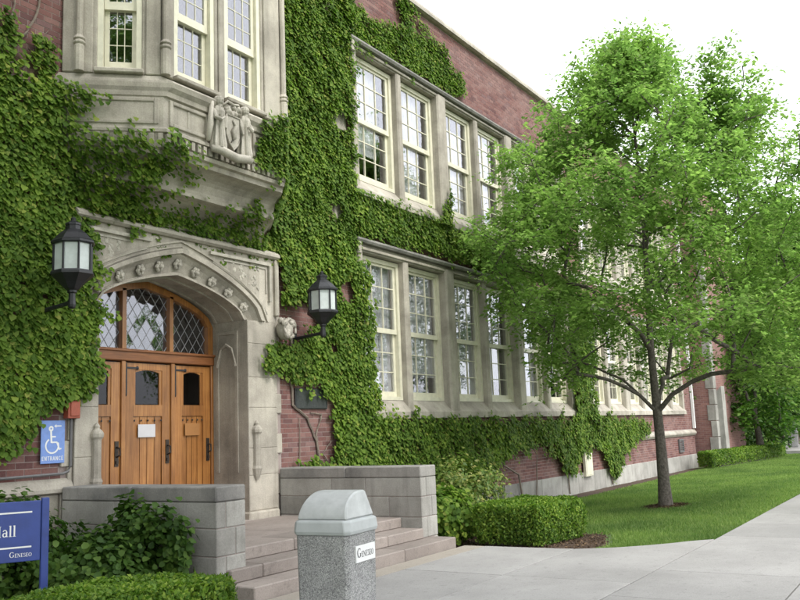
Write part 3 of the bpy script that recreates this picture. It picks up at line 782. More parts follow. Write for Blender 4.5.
class FB(MB):
    def __init__(s, fac):
        super().__init__(); (ax, ay), (bx, by) = fac; L_ = math.hypot(bx - ax, by - ay); s.L = L_
        s.o = (ax, ay); s.t = ((bx - ax) / L_, (by - ay) / L_); s.n = (s.t[1], -s.t[0])
    def P(s, u, d, z): return (s.o[0] + s.t[0] * u + s.n[0] * d, s.o[1] + s.t[1] * u + s.n[1] * d, z)
    def fb(s, u0, u1, d0, d1, z0, z1):
        return s.add([s.P(u, d, z) for z in (z0, z1) for u, d in ((u0, d1), (u1, d1), (u1, d0), (u0, d0))], [(0, 3, 2, 1), (4, 5, 6, 7), (0, 1, 5, 4), (1, 2, 6, 5), (2, 3, 7, 6), (3, 0, 4, 7)])
ZO0, ZO1 = 6.27, 9.5
def facet_window(fac, u0, u1, rows_l=3):
    rot = math.atan2(FB(fac).t[1], FB(fac).t[0])
    f = FB(fac)
    def fr(f, u0, u1, z0, z1, w, d0, d1, wb_=None):
        f.fb(u0, u0 + w, d0, d1, z0, z1); f.fb(u1 - w, u1, d0, d1, z0, z1); f.fb(u0 + w, u1 - w, d0, d1, z0, z0 + (wb_ or w)); f.fb(u0 + w, u1 - w, d0, d1, z1 - w, z1)
    fr(f, u0, u1, ZO0 + .06, 9.1, .07, -.20, -.05, .05)
    zm = 7.22
    for za, zb, dd in ((zm - .03, 9.03, -.10), (ZO0 + .112, zm + .03, -.15)):
        a, c = u0 + .074, u1 - .074
        fr(f, a, c, za, zb, .06, dd - .04, dd, .11)
        rows_ = max(2, round((zb - za - .15) / .24)); g0, g1 = a + .06, c - .06; h0, h1 = za + .11, zb - .06
        for i in range(1, 3): uu = g0 + (g1 - g0) * i / 3; f.fb(uu - .005, uu + .005, dd - .03, dd - .01, h0, h1)
        for j in range(1, rows_): zz = h0 + (h1 - h0) * j / rows_; f.fb(g0, g1, dd - .028, dd - .012, zz - .005, zz + .005)
        for i in range(3):
            for j in range(rows_):
                pw, ph = (g1 - g0) / 3, (h1 - h0) / rows_
                inst(pane_mesh, 'pane', oriel, f.P(g0 + pw * (i + .5), dd - .02, h0 + ph * (j + .5)), (pw, .004, ph), (random.uniform(-.006, .006), 0, rot + random.uniform(-.006, .006)))
    f.build('window_frame', 'cream_paint', oriel)
    f2 = FB(fac); f2.fb(u0 - .03, u1 + .03, -.06, .06, ZO0 + .001, ZO0 + .058); f2.build('window_sill', 'limestone', oriel, bevel=.01)
piers = {0: [(0, .47), (1.02, 1.315)], 1: [(0, .19), (.93, 1.13), (1.88, 2.33)], 2: [(0, .3), (.9, 1.315)]}
wins = {0: [(.47, 1.02)], 1: [(.19, .93), (1.13, 1.88)], 2: [(.3, .9)]}
for k, fac in enumerate(FAC):
    for u0, u1 in piers[k]:
        f = FB(fac); c = .04
        a0, a1 = max(u0, .0), min(u1, f.L)
        f.fb(a0 + (.05 if u0 == 0 else 0), a1 - (.05 if abs(u1 - f.L) < .02 else 0), -.3, -.03, ZO0 + .001, 9.1)
        f.fb(a0 + .05, a1 - .05, -.03, .0, ZO0 + .001, 9.1)
        f.build('stone_pier', 'limestone', oriel, bevel=.012)
    for u0, u1 in wins[k]: facet_window(fac, u0, u1)
    f = FB(fac); f.fb(0.05, f.L - .05, -.3, .02, 9.101, 9.6); f.build('head_stone', 'limestone', oriel)
    # recessed panels below the windows
    d = -.02; f = FB(fac); ps = [(.08, f.L - .08)] if k != 1 else [(.08, .78), (1.65, 2.25)]
    for u0, u1 in ps:
        f = FB(fac)
        for q in ((u0, u0 + .06, 5.61, 5.96), (u1 - .06, u1, 5.61, 5.96), (u0 + .06, u1 - .06, 5.61, 5.66), (u0 + .06, u1 - .06, 5.91, 5.96)):
            f.fb(q[0], q[1], d - .02, d + .03, q[2], q[3])
        if k == 1 and u0 < 1: f.fb(.40, .44, d - .02, d + .012, 5.66, 5.91)
        f.build('panel_mould', 'limestone', oriel, bevel=.008)
    # dentils
    f0 = FB(fac); nd = int(f0.L / .105); dm_ = None
    rot = math.atan2(f0.t[1], f0.t[0])
    dmesh = shared('dentil', UB, 'limestone')
    for i in range(nd):
        inst(dmesh, 'dentil', oriel, f0.P((i + .5) * f0.L / nd, -.02, 5.435), (.058, .075, .11), (0, 0, rot))
    MB()
att(MB().box(6.45, 10.5, 8.99, 9.04, 9.602, 9.7).build('oriel_backing', 'limestone'))
# corner shafts with rings
for (xx, yy) in ((7.31, 8.09), (9.64, 8.09), (6.56, 8.84)):
    MB().lathe([(.065, 6.27), (.065, 6.60), (.055, 6.62), (.075, 6.64), (.075, 6.66), (.055, 6.68), (.075, 6.70), (.06, 6.73), (.045, 6.75), (.045, 9.1)], xx, yy, 10).build('corner_shaft', 'limestone', oriel)
# dark room behind the oriel windows, closed at the top
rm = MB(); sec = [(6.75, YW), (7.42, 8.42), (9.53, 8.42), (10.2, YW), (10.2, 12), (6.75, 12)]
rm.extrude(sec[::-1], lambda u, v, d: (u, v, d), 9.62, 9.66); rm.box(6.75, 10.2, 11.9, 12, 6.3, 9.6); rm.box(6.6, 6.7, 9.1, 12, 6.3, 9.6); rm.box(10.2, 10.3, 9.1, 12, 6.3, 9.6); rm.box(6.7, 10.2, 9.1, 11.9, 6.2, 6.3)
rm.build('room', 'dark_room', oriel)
KIDS0 = set(oriel.children)
# coat of arms with two robed supporters
sh = MB(); SX, SY = 8.50, 8.02
shp = [(-.15, 6.12), (.15, 6.12), (.16, 5.82), (.10, 5.70), (0, 5.60), (-.10, 5.70), (-.16, 5.82)]
sh.extrude([(SX + a, c) for a, c in shp], lambda u, v, d: (u, d, v), SY - .06, SY + .09)
shield = sh.build('heraldic_shield', 'carved_stone', oriel, bevel=.012)
cr = MB(); cr.tube([(SX - .07, SY - .075, 5.70), (SX + .0, SY - .085, 5.78), (SX - .03, SY - .085, 5.88), (SX + .04, SY - .08, 5.98), (SX - .02, SY - .075, 6.06)], [.012, .032, .04, .03, .012], 6)
rim = [(SX + a * 1.02, SY - .062, (c - 5.86) * 1.01 + 5.86) for a, c in shp]; cr.tube(rim + [rim[0]], .016, 5)
for k in range(14): cr.blob((SX + random.uniform(-.15, .15), SY - .04, 6.20 + random.uniform(-.06, .09)), random.uniform(.03, .055), 1, 1, 1, 6, 4, .25)
cr.tube([(SX - .2, SY - .03, 6.24), (SX - .12, SY - .06, 6.33), (SX, SY - .07, 6.30), (SX + .12, SY - .06, 6.33), (SX + .2, SY - .03, 6.24)], .022, 5)
cr.build('shield_carving', 'carved_stone', oriel, smooth=True)
def supporter(sx, flip):
    b = MB(); n = 28
    prof = [(.115, 5.56), (.12, 5.62), (.10, 5.75), (.088, 5.90), (.085, 6.0), (.10, 6.06), (.105, 6.12), (.085, 6.18), (.045, 6.21)]
    base = len(b.v)
    for r, z_ in prof:
        for j in range(n):
            t = 2 * math.pi * j / n; fl = 1 + ((.20, .06, -.24, .02)[j % 4] if z_ < 6.02 else (.08, 0, -.08, 0)[j % 4])
            b.v.append((sx + r * fl * math.cos(t), SY - .03 + r * .8 * fl * math.sin(t), z_))
    for i in range(len(prof) - 1):
        for j in range(n):
            j2 = (j + 1) % n; b.f.append((base + i * n + j, base + i * n + j2, base + (i + 1) * n + j2, base + (i + 1) * n + j))
    b.lathe([(.042, 6.19), (.04, 6.225), (.058, 6.25), (.063, 6.29), (.055, 6.33), (.03, 6.355)], sx, SY - .05, 10, sy=1.1)
    b.blob((sx, SY - .115, 6.285), .014, 1, 1, 1.5, 5, 4)
    b.blob((sx, SY - .02, 6.32), .062, 1.05, 1, .8, 8, 5)
    b.tube([(sx + flip * .09, SY - .03, 6.13), (sx + flip * .12, SY - .09, 6.0), (sx + flip * .06, SY - .14, 5.96), (sx - flip * .02, SY - .13, 6.02)], [.036, .034, .028, .022], 6)
    b.tube([(sx - flip * .09, SY - .03, 6.13), (sx - flip * .11, SY - .07, 6.0), (sx - flip * .09, SY - .09, 5.88)], [.036, .032, .022], 6)
    b.build('robed_supporter', 'carved_stone', oriel)
supporter(SX - .30, -1); supporter(SX + .29, 1)
MB().tube([(SX - .44, SY - .02, 5.54), (SX - .3, SY - .09, 5.52), (SX, SY - .1, 5.47), (SX + .3, SY - .09, 5.52), (SX + .44, SY - .02, 5.54)], [.05, .065, .07, .065, .05], 7).tube([(SX - .5, SY - .01, 5.64), (SX - .46, SY - .02, 5.9), (SX - .43, SY - .02, 6.25)], [.03, .05, .035], 6).build('carved_ledge', 'carved_stone', oriel, smooth=True)

for o in oriel.children:
    if o not in KIDS0: o.scale = (.86, 1, .93); o.location = (8.44 - 8.50 * .86, .03, 5.55 * .07 - .06)

# ---- far end pavilion of the building
pb = MB(); pb.box(36.15, 41.5, 8.2, 20, -.6, 11.4)
pav = att(pb.build('end_pavilion', 'far_brick'))
for k in range(18):
    z0 = -.35 + k * .64; w = .34 if k % 2 else .24
    MB().box(36.12, 36.149 + .4, 8.16, 8.16 + w, z0, z0 + .62).build('quoin', 'cheek_stone', pav, bevel=.015)
MB().extrude([(0, 0), (0, 3.1), (.22, 3.35), (.22, 0)], lambda u, v, d: (36.5 + d, 8.19 - u, -.4 + v), 0, .6).build('buttress', 'cheek_stone', pav)
MB().box(36.02, 41.6, 8.05, 8.3, 11.401, 11.6).build('pavilion_coping', 'limestone', pav)
# downspout at the end of the wing
ds = MB().box(35.72, 35.84, 8.93, 9.03, 1.3, 10.5).box(35.66, 35.90, 8.9, 9.04, 10.45, 10.75).box(35.70, 35.86, 8.92, 9.035, 4.0, 4.06).box(35.70, 35.86, 8.92, 9.035, 7.0, 7.06)
tag(ds.build('downspout', 'white_paint'), 'white metal downspout at the far end of the brick wing', 'downspout')

# ---------------------------------------------------------------- entrance steps and cheek walls
st = empty('entrance_steps', (8.6, 6.3, 0)); tag(st, 'three broad pinkish stone steps rising to the wooden doors', 'steps')
def stones(parent, x0, x1, y0, y1, z0, z1, cuts, name, mat, bevel=.012):
    xs = [x0] + cuts + [x1]
    for a, c in zip(xs[:-1], xs[1:]):
        o = MB().box(a + .003, c - .003, y0, y1, z0, z1).build(name, mat, None, bevel=bevel); o.parent = parent; o.location = -parent.location
stones(st, 6.62, 10.72, 6.05, 6.55, -.3, .138, [7.9, 9.4], 'step_stone', 'step_stone')
stones(st, 6.66, 10.445, 6.40, 6.95, .1385, .276, [7.15, 8.3, 9.55], 'step_stone', 'step_stone')
stones(st, 6.955, 10.445, 6.76, 7.3, .2765, .413, [8.1, 9.3], 'step_stone', 'step_stone')
stones(st, 6.955, 10.445, 7.302, 8.90, -.1, .410, [8.7], 'landing_slab', 'step_stone')
stones(st, 7.06, 9.74, 8.9015, 9.70, -.1, .418, [], 'threshold', 'step_stone')
def cheek(name, label, x0, x1, y0, y1):
    t = empty(name, ((x0 + x1) / 2, (y0 + y1) / 2, 0)); tag(t, label, 'wall', 'cheek walls beside the steps')
    zs = [-.35, .14, .42, .70, .965]
    for i, (za, zb) in enumerate(zip(zs[:-1], zs[1:])):
        y = y0
        L_ = [.95, .62, 1.05] if i % 2 else [.55, 1.0, .8]
        cuts = [y0]; k = 0
        while cuts[-1] < y1 - .5: cuts.append(min(y1, cuts[-1] + L_[k % 3])); k += 1
        cuts[-1] = y1
        for j, (a, c) in enumerate(zip(cuts[:-1], cuts[1:])):
            xs = [x0, x1] if j else ([x0, x0 + (.14 if i % 2 else .28), x1])
            for p, q in zip(xs[:-1], xs[1:]):
                o = MB().box(p + (.003 if p > x0 else 0), q - (.003 if q < x1 else 0), a + (.003 if a > y0 else 0), c - (.003 if c < y1 else 0), za + .003, zb - .003).build('stone_block', 'cheek_stone', None, bevel=.009)
                o.parent = t; o.location = -t.location
    o = MB().box(x0 + .01, x1 - .01, y0 + .01, y1 - .01, -.3, .96).build('core', 'mortar', None); o.parent = t; o.location = -t.location
    for a, c in ((y0 - .006, y0 + 1.3), (y0 + 1.3, y1)):
        o = MB().box(x0 - .004, x1 + .004, a + .003, c, .966, 1.122).build('coping_stone', 'cope_stone', None, bevel=.014); o.parent = t; o.location = -t.location
cheek('cheek_wall', 'grey stone cheek wall with dark leafy shrub climbing its side', 6.52, 6.95, 6.46, 8.955)
cheek('cheek_wall', 'grey stone cheek wall below the bronze plaque, beside the clipped hedge', 10.45, 10.865, 6.42, 8.99)

# ---------------------------------------------------------------- wall lanterns
def lantern(x, label):
    t = empty('wall_lantern', (x, YW, 3.2)); tag(t, label, 'lantern', 'lanterns beside the entrance')
    ly = -.62; n = 8; t.scale = (.9, 1, .92)
    def add(o): o.parent = t; return o
    zb = .42 ; zt = .76
    add(MB().tube([(0, -.0, -.02), (0, -.25, 0.0), (0, ly, .03)], [.035, .028, .028], 8).box(-.06, .06, -.03, .0, -.12, .1).build('bracket_arm', 'iron'))
    add(MB().lathe([(.03, -.05), (.045, -.03), (.05, .0), (.045, .04), (.04, .14), (.06, .155), (.06, .18), (.09, .2), (.16, .28), (.25, .36), (.265, .37), (.265, .40), (.25, .42)], 0, ly, n).build('lantern_base', 'iron'))
    cage = MB()
    for j in range(n):
        a = 2 * math.pi * (j + .5) / n; cage.tube([(.232 * math.cos(a), ly + .232 * math.sin(a), zb), (.232 * math.cos(a), ly + .232 * math.sin(a), zt)], .014, 5)
    add(cage.build('cage', 'iron'))
    for j in range(n):
        a0, a1 = 2 * math.pi * (j + .5) / n, 2 * math.pi * (j + 1.5) / n; r = .222
        p0, p1 = (r * math.cos(a0), ly + r * math.sin(a0)), (r * math.cos(a1), ly + r * math.sin(a1)); s = .97
        q0, q1 = (p0[0] * s, ly + (p0[1] - ly) * s), (p1[0] * s, ly + (p1[1] - ly) * s)
        add(MB().add([(*p0, zb), (*p1, zb), (*p1, zt), (*p0, zt), (*q0, zb), (*q1, zb), (*q1, zt), (*q0, zt)], [(0, 1, 2, 3), (7, 6, 5, 4), (0, 4, 5, 1), (3, 2, 6, 7), (0, 3, 7, 4), (1, 5, 6, 2)]).build('lamp_pane', 'lamp_glass'))
    add(MB().lathe([(.25, zt), (.27, zt + .012), (.27, zt + .035), (.24, zt + .06), (.17, zt + .14), (.105, zt + .195), (.09, zt + .20), (.09, zt + .25), (.10, zt + .255), (.10, zt + .28), (.06, zt + .30), (.03, zt + .32), (.035, zt + .345), (.015, zt + .365), (.0, zt + .37)], 0, ly, n).build('lantern_cap', 'iron'))
lantern(10.92, 'black iron wall lantern above the bronze plaque')
lantern(6.22, 'black iron wall lantern in deep ivy above the blue access sign')

# plaque, access sign, alarm box, conduit, vents
pq = MB().box(10.90, 11.74, YW - .045, YW - .004, 2.04, 2.38).build('bronze_plaque', 'bronze', bevel=.008)
tag(pq, 'dark bronze plaque on the brick wall beside the entrance', 'plaque')
r_ = rect_frame(MB(), 10.915, 11.725, 2.055, 2.365, .018, YW - .052, YW - .0455).build('raised_border', 'bronze', pq)

# ---- lettering made of strokes
class G2:
    def __init__(s): s.p = []
    def rect(s, x0, y0, x1, y1): s.p.append([(x0, y0), (x1, y0), (x1, y1), (x0, y1)]); return s
    def poly(s, pts): s.p.append(list(pts)); return s
    def rib(s, pts, ws):
        pts = [Vector(p) for p in pts]; k = len(pts)
        if not isinstance(ws, (list, tuple)): ws = [ws] * k
        L_, R_ = [], []
        for i, p in enumerate(pts):
            d = (pts[min(i + 1, k - 1)] - pts[max(0, i - 1)]).normalized(); nn = Vector((-d.y, d.x)) * ws[i] / 2
            L_.append(p + nn); R_.append(p - nn)
        for i in range(k - 1): s.p.append([tuple(R_[i]), tuple(R_[i + 1]), tuple(L_[i + 1]), tuple(L_[i])])
        return s
    def arc(s, cx, cy, rx, ry, a0, a1, thick=.13, thin=.05, n=16):
        pts, ws = [], []
        for i in range(n + 1):
            a = rad(a0 + (a1 - a0) * i / n); pts.append((cx + rx * math.cos(a), cy + ry * math.sin(a))); ws.append(thin + (thick - thin) * abs(math.cos(a)))
        return s.rib(pts, ws)
def glyph(ch):
    g = G2(); s = .045
    if ch == 'H':
        for x in (.10, .58): g.rect(x, 0, x + .14, 1); g.rect(x - .07, 0, x + .21, s); g.rect(x - .07, 1 - s, x + .21, 1)
        return g.rect(.2, .48, .6, .54), .86
    if ch == 'l': g.rect(.07, 0, .20, 1.03); g.rect(0, 0, .27, s); g.poly([(0, .99), (.07, 1.03), (.07, .95)]); return g, .31
    if ch == 'a':
        g.arc(.22, .47, .15, .18, 165, 10, .07, .06); g.rect(.31, .02, .43, .5); g.poly([(.43, .05), (.50, .09), (.5, .05), (.43, .0)])
        g.arc(.19, .20, .13, .17, 40, 330, .12, .05); return g, .52
    if ch == 'G': g.arc(.42, .5, .34, .46, 42, 318, .15, .05); g.rect(.62, .1, .76, .42); g.rect(.54, .40, .83, .44); g.rect(.63, .70, .67, .95); return g, .88
    if ch == 'E':
        g.rect(.10, 0, .24, 1); g.rect(.03, 0, .62, .06); g.rect(.03, .94, .60, 1); g.rect(.24, .48, .48, .53); g.rect(.57, 0, .62, .24); g.rect(.55, .76, .60, 1); g.rect(.45, .38, .48, .63); return g, .68
    if ch == 'N': g.rect(.10, 0, .15, 1); g.rect(.66, 0, .71, 1); g.rib([(.10, .98), (.68, .03)], .14); g.rect(0, 0, .25, s); g.rect(0, 1 - s, .2, 1); g.rect(.56, 1 - s, .82, 1); return g, .85
    if ch == 'S': g.arc(.27, .74, .17, .22, 20, 250, .12, .06); g.arc(.27, .27, .19, .24, 90, -165, .12, .06); return g, .54
    if ch == 'O': g.arc(.42, .5, .34, .46, 0, 360, .15, .05, 24); return g, .86
    if ch in 'TRAC':
        t = .14
        if ch == 'T': g.rect(.25, 0, .25 + t, 1); g.rect(.02, .87, .62, 1); return g, .64
        if ch == 'R': g.rect(.06, 0, .06 + t, 1); g.arc(.2, .73, .27, .2, 95, -95, .14, .12); g.rib([(.3, .5), (.55, 0)], .15); return g, .62
        if ch == 'A': g.rib([(.07, 0), (.32, 1)], .14); g.rib([(.32, 1), (.57, 0)], .14); g.rect(.16, .25, .48, .37); return g, .66
        if ch == 'C': g.arc(.36, .5, .28, .43, 45, 315, .14, .12); return g, .64
def sans(ch):
    g = G2(); t = .15
    if ch == 'E': g.rect(.06, 0, .06 + t, 1); g.rect(.06, 0, .52, .13); g.rect(.06, .87, .52, 1); g.rect(.06, .44, .46, .56); return g, .58
    if ch == 'N': g.rect(.06, 0, .2, 1); g.rect(.5, 0, .64, 1); g.rib([(.13, 1), (.57, 0)], .15); return g, .72
    return glyph(ch)
def lettering(name, text, size, fn, mat, parent, bigfirst=1.0, font=glyph, gap=.06, align='l'):
    """fn(u, v, d) maps the letter plane to space"""
    polys = []; x = 0; d = 0
    for i, ch in enumerate(text):
        g, w = font(ch); sc = size * (bigfirst if i == 0 else 1)
        for p in g.p: polys.append([(x + u * sc, v * sc) for u, v in p])
        x += (w + gap) * sc
    b = MB(); o = -x if align == 'r' else (-x / 2 if align == 'c' else 0)
    for i, p in enumerate(polys):
        a = sum(p[k][0] * p[(k + 1) % len(p)][1] - p[(k + 1) % len(p)][0] * p[k][1] for k in range(len(p)))
        if a < 0: p = p[::-1]
        dd = .0015 + .00004 * (i % 25)
        b.add([fn(u + o, v, dd) for u, v in p], [tuple(range(len(p)))])
    return b.build(name, mat, parent)

sg = MB().box(-.16, .16, -.012, 0, -.25, .25).build('access_sign', 'sky_blue_paint', bevel=.003, loc=(6.42, YW - .035, 1.65))
tag(sg, 'pale blue wheelchair entrance sign on brick below the red box', 'sign')
fs = lambda u, v, d: (u, -.012 - d, v)
g = G2()
g.arc(-.012, -.045, .085, .085, 120, 385, .019, .019, 20)
g.arc(-.03, .155, .022, .022, 0, 360, .022, .022, 12)
g.rib([(-.03, .125), (-.022, -.01)], .024); g.rib([(-.027, .06), (.035, .06)], .017); g.rib([(-.022, -.005), (.05, -.005), (.088, -.09), (.112, -.078)], .02)
g.rib([(.02, .185), (.11, .185)], .012); g.poly([(.01, .185), (.04, .205), (.04, .165)])
gb2 = MB()
for i, p in enumerate(g.p):
    a = sum(p[k][0] * p[(k + 1) % len(p)][1] - p[(k + 1) % len(p)][0] * p[k][1] for k in range(len(p)))
    if a < 0: p = p[::-1]
    gb2.add([fs(u, v, .0015 + .00004 * (i % 25)) for u, v in p], [tuple(range(len(p)))])
gb2.build('wheelchair_symbol', 'white_paint', sg)
lettering('lettering', 'ENTRANCE', .048, lambda u, v, d: fs(u, v - .215, d), 'white_paint', sg, font=sans, align='c', gap=.12)
rb2 = MB().box(-.085, .085, -.1, 0, -.11, .11).box(-.06, .06, -.115, -.1, -.085, .085).build('alarm_box', 'red_paint', bevel=.008, loc=(6.64, YW - .04, 2.03))
tag(rb2, 'small red metal box on the wall above the conduit', 'box')
cp = MB().tube([(6.66, YW - .055, 1.92), (6.66, YW - .055, 1.36), (6.63, YW - .055, 1.30), (6.56, YW - .055, 1.275), (5.0, YW - .055, 1.255)], .018, 6).build('conduit', 'grey_pipe')
tag(cp, 'thin grey electrical conduit running along the brick and up to the red box', 'pipe')
vb = MB().box(0, .55, -.09, 0, 0, .68).build('utility_box', 'cream_paint', bevel=.01, loc=(23.35, YW - .05, .17)); tag(vb, 'white utility box on the stone base in thin ivy', 'box')
MB().box(.04, .51, -.1, -.0905, .04, .64).build('door', 'cream_paint', vb, bevel=.006)
vg = rect_frame(MB(), 0, .62, 0, .5, .05, -.05, 0).build('wall_vent', 'grey_pipe', loc=(33.45, YW - .01, .42)); tag(vg, 'dark metal vent grille low in the brick near the downspout', 'vent')
for i in range(6): MB().box(.05, .57, -.035, -.01, .06 + i * .068, .09 + i * .068).build('slat', 'grey_pipe', vg)

# ---------------------------------------------------------------- trash bins
def trash_bin(x, y, rz, label, letters=True):
    t = empty('trash_bin', (x, y, 0.0), rz); tag(t, label, 'trash bin', 'square trash bins on the paths')
    def add(o): o.parent = t; return o
    h = .25; body = MB(); c = .03; zt = .80
    def ring(hw, c, z_): return [(-hw + c, -hw, z_), (hw - c, -hw, z_), (hw, -hw + c, z_), (hw, hw - c, z_), (hw - c, hw, z_), (-hw + c, hw, z_), (-hw, hw - c, z_), (-hw, -hw + c, z_)]
    def skin(b, rings):
        base = len(b.v)
        for r in rings: b.v += r
        n = len(rings[0])
        for i in range(len(rings) - 1):
            for j in range(n):
                j2 = (j + 1) % n; b.f.append((base + i * n + j, base + i * n + j2, base + (i + 1) * n + j2, base + (i + 1) * n + j))
        b.f.append(tuple(base + j for j in range(n))[::-1]); b.f.append(tuple(base + (len(rings) - 1) * n + j for j in range(n)))
    skin(body, [ring(h - .03, c, .0), ring(h - .03, c, .05), ring(h - .012, c, .051), ring(h, c, zt)]); add(body.build('bin_body', 'aggregate', bevel=.006))
    rim = MB(); skin(rim, [ring(h + .012, .04, zt + .001), ring(h + .02, .04, zt + .03), ring(h + .014, .045, zt + .105), ring(h - .0, .05, zt + .12)]); add(rim.build('lid_rim', 'rim_plastic', bevel=.006))
    # hood: quarter-round front rising to a ridge, steep back
    hood = MB(); hh = .215; z0 = zt + .1205; hx = h - .015; prof = []
    for i in range(25):
        a = math.pi / 2 * i / 24; prof.append((-hx + (2 * hx * .66) * (1 - math.cos(a)), z0 + hh * math.sin(a)))
    prof += [(hx * .62, z0 + hh), (hx * .68, z0 + hh - .012), (hx, z0)]
    n = len(prof); base = 0; w0, w1 = hx, hx - .035
    for s in (-1, 1):
        for (px_, pz_) in prof:
            k = (pz_ - z0) / hh; hood.v.append((px_, s * (w0 + (w1 - w0) * k), pz_))
    for i in range(n - 1): hood.f.append((i, i + 1, n + i + 1, n + i))
    hood.f.append(tuple(range(n))[::-1]); hood.f.append(tuple(range(n, 2 * n))); hood.f.append((0, n, 2 * n - 1, n - 1))
    hd = add(hood.build('lid_hood', 'lid_plastic', bevel=.012))
    if letters:
        lb = MB().box(-.135, .185, -h - .010, -h + .01, .575, .705).build('label', 'white_paint'); lb.parent = t
        lettering('lettering', 'GENESEO', .046, lambda u, v, d: (u - .12, -h - .010 - d, v + .612), 'ink', lb, bigfirst=1.65, gap=.03)
    return t
trash_bin(5.90, 4.47, rad(6.4), 'square pebbled trash bin with pale domed lid and white label')
trash_bin(50.6, 7.62, rad(15), 'pale trash bin far along the path by the dark shrubs', False).location.z = -.02

# ---------------------------------------------------------------- campus sign
SA = math.atan2(-.46, .888)
sgn_ = empty('campus_sign', (4.70, 6.62, -.1), SA); tag(sgn_, 'dark blue campus sign board reading Hall, standing behind the low hedge', 'sign')
def adds(o): o.parent = sgn_; return o
bd = adds(MB().box(-1.75, -.07, -.03, .03, .76, 1.25).build('sign_board', 'blue_paint', bevel=.004))
for px_ in (-.055, -1.82): adds(MB().box(px_ - .01, px_ + .05, -.035, .035, -.2, 1.27).build('sign_post', 'blue_paint', bevel=.006))
bf = lambda u, v, d: (u, -.03 - d, v)
MB().add([bf(*p) for p in ((-1.7, 1.155, .002), (-.14, 1.155, .002), (-.14, 1.168, .002), (-1.7, 1.168, .002))], [(0, 1, 2, 3)]).build('rule_line', 'white_paint', bd)
MB().add([bf(*p) for p in ((-1.7, .872, .002), (-.14, .872, .002), (-.14, .885, .002), (-1.7, .885, .002))], [(0, 1, 2, 3)]).build('rule_line', 'white_paint', bd)
lettering('lettering', 'Hall', .088, lambda u, v, d: bf(u - .255, v + .97, d), 'white_paint', bd, align='r', gap=.04)
lettering('lettering', 'GENESEO', .030, lambda u, v, d: bf(u - .135, v + .80, d), 'white_paint', bd, bigfirst=1.5, align='r', gap=.02)

# ---------------------------------------------------------------- ivy
def ysurf(x, z_):
    """front of the wall, or of the bay and its corbel, at (x, z)"""
    prof = [(4.5, .02), (4.58, .09), (4.76, .12), (4.85, .3), (4.9, .5), (4.96, .53), (5.1, .56), (5.18, .68), (5.24, .84), (5.36, .96), (5.5, .95), (5.6, .93), (6.2, 1.0), (6.4, 1.0), (6.45, .95), (9.6, .95)]
    p = np.interp(z_, [a for a, _ in prof], [c for _, c in prof], left=0, right=0)
    s = (OP - p) * .42
    d = np.minimum(p, np.minimum((x - 6.40 - s) / .958, (10.55 - s - x) / .958)); return YW - np.clip(d, 0, None)
def ivy(name, label, polys, dens=850, size=(.055, .115), depth=.2, seed=0, stems=(), ph=0., gaps=-.62, out=None, yb=None, clear=()):
    t = empty(name, (np.mean([p[0] for p in polys[0]]), YW - .02, min(p[1] for q in polys for p in q)))
    tag(t, label, 'ivy', 'ivy on the hall')
    rg = np.random.default_rng(seed); P = []
    dens = dens * 1.75; size = (size[0] * .74, size[1] * .74)
    for poly in polys:
        xs = [p[0] for p in poly]; zs = [p[1] for p in poly]; area = (max(xs) - min(xs)) * (max(zs) - min(zs)); n = int(area * dens)
        x_ = rg.uniform(min(xs), max(xs), n); z_ = rg.uniform(min(zs), max(zs), n)
        edge = wob(x_, z_, 3.0, ph + 1) * .14 + wob(x_, z_, 9.0, ph + 5) * .07
        k = in_poly(x_ + edge, z_ + edge * .7, poly); P.append(np.stack([x_[k], z_[k]], 1))
    for poly in polys:
        for i in range(len(poly)):
            a_, c_ = np.array(poly[i]), np.array(poly[(i + 1) % len(poly)]); L_ = np.linalg.norm(c_ - a_)
            if L_ < .05: continue
            for k in range(rg.poisson(L_ * 1.6)):
                p0 = a_ + (c_ - a_) * rg.uniform(); nn = np.array([(c_ - a_)[1], -(c_ - a_)[0]]) / L_
                if in_poly(np.array([p0[0] + nn[0] * .04]), np.array([p0[1] + nn[1] * .04]), poly)[0]: nn = -nn
                d_ = nn + rg.normal(0, .6, 2); d_ /= np.linalg.norm(d_); ln_ = rg.uniform(.08, .34); m_ = int(ln_ * 70) + 4; tt = rg.uniform(-.2, 1, m_)
                P.append(p0 + d_ * (tt * ln_)[:, None] + rg.normal(0, .02, (m_, 2)) + np.stack([0 * tt, -.12 * ln_ * tt ** 2], 1))
    P = np.concatenate(P); x_, z_ = P.T
    nz = wob(x_, z_, 1.4, ph) * .6 + wob(x_, z_, 4.1, ph + 2) * .5
    k = nz > gaps + rg.normal(0, .12, len(x_)); x_, z_, nz = x_[k], z_[k], nz[k]; n = len(x_)
    x_ = x_ + rg.normal(0, .045, n); z_ = z_ + rg.normal(0, .045, n)
    for hx_, hz_, ra_, rb_ in clear:
        k = np.hypot((x_ - hx_) / ra_, (z_ - hz_) / rb_) > 1 + rg.normal(0, .12, len(x_)); x_, z_, nz = x_[k], z_[k], nz[k]
    n = len(x_)
    lift = .025 + depth * (.42 + .45 * nz).clip(0.02, 1) * rg.uniform(.35, 1, n) ** .4
    ys_ = ysurf(x_, z_) if yb is None else yb(x_, z_)
    pos = np.stack([x_, ys_ - lift, z_], 1)
    nor = np.stack([rg.normal(0, .28, n), -np.ones(n), .6 + rg.normal(0, .28, n)], 1)
    up = np.stack([rg.normal(0, .55, n), np.zeros(n) - .15, -np.ones(n)], 1)      # leaf tips hang down
    o = leaves('foliage', pos, nor, up, (size[0] + (size[1] * 1.25 - size[0]) * rg.beta(1.6, 2.6, n)), 'ivy_leaf', None, 'ivy'); tag(o, kind='stuff')
    o.parent = t; o.location = -t.location
    for pts, r in stems:
        s = MB().tube(pts, r, 5, r2=r * .5).build('stem', 'vine_bark'); s.parent = t; s.location = -t.location
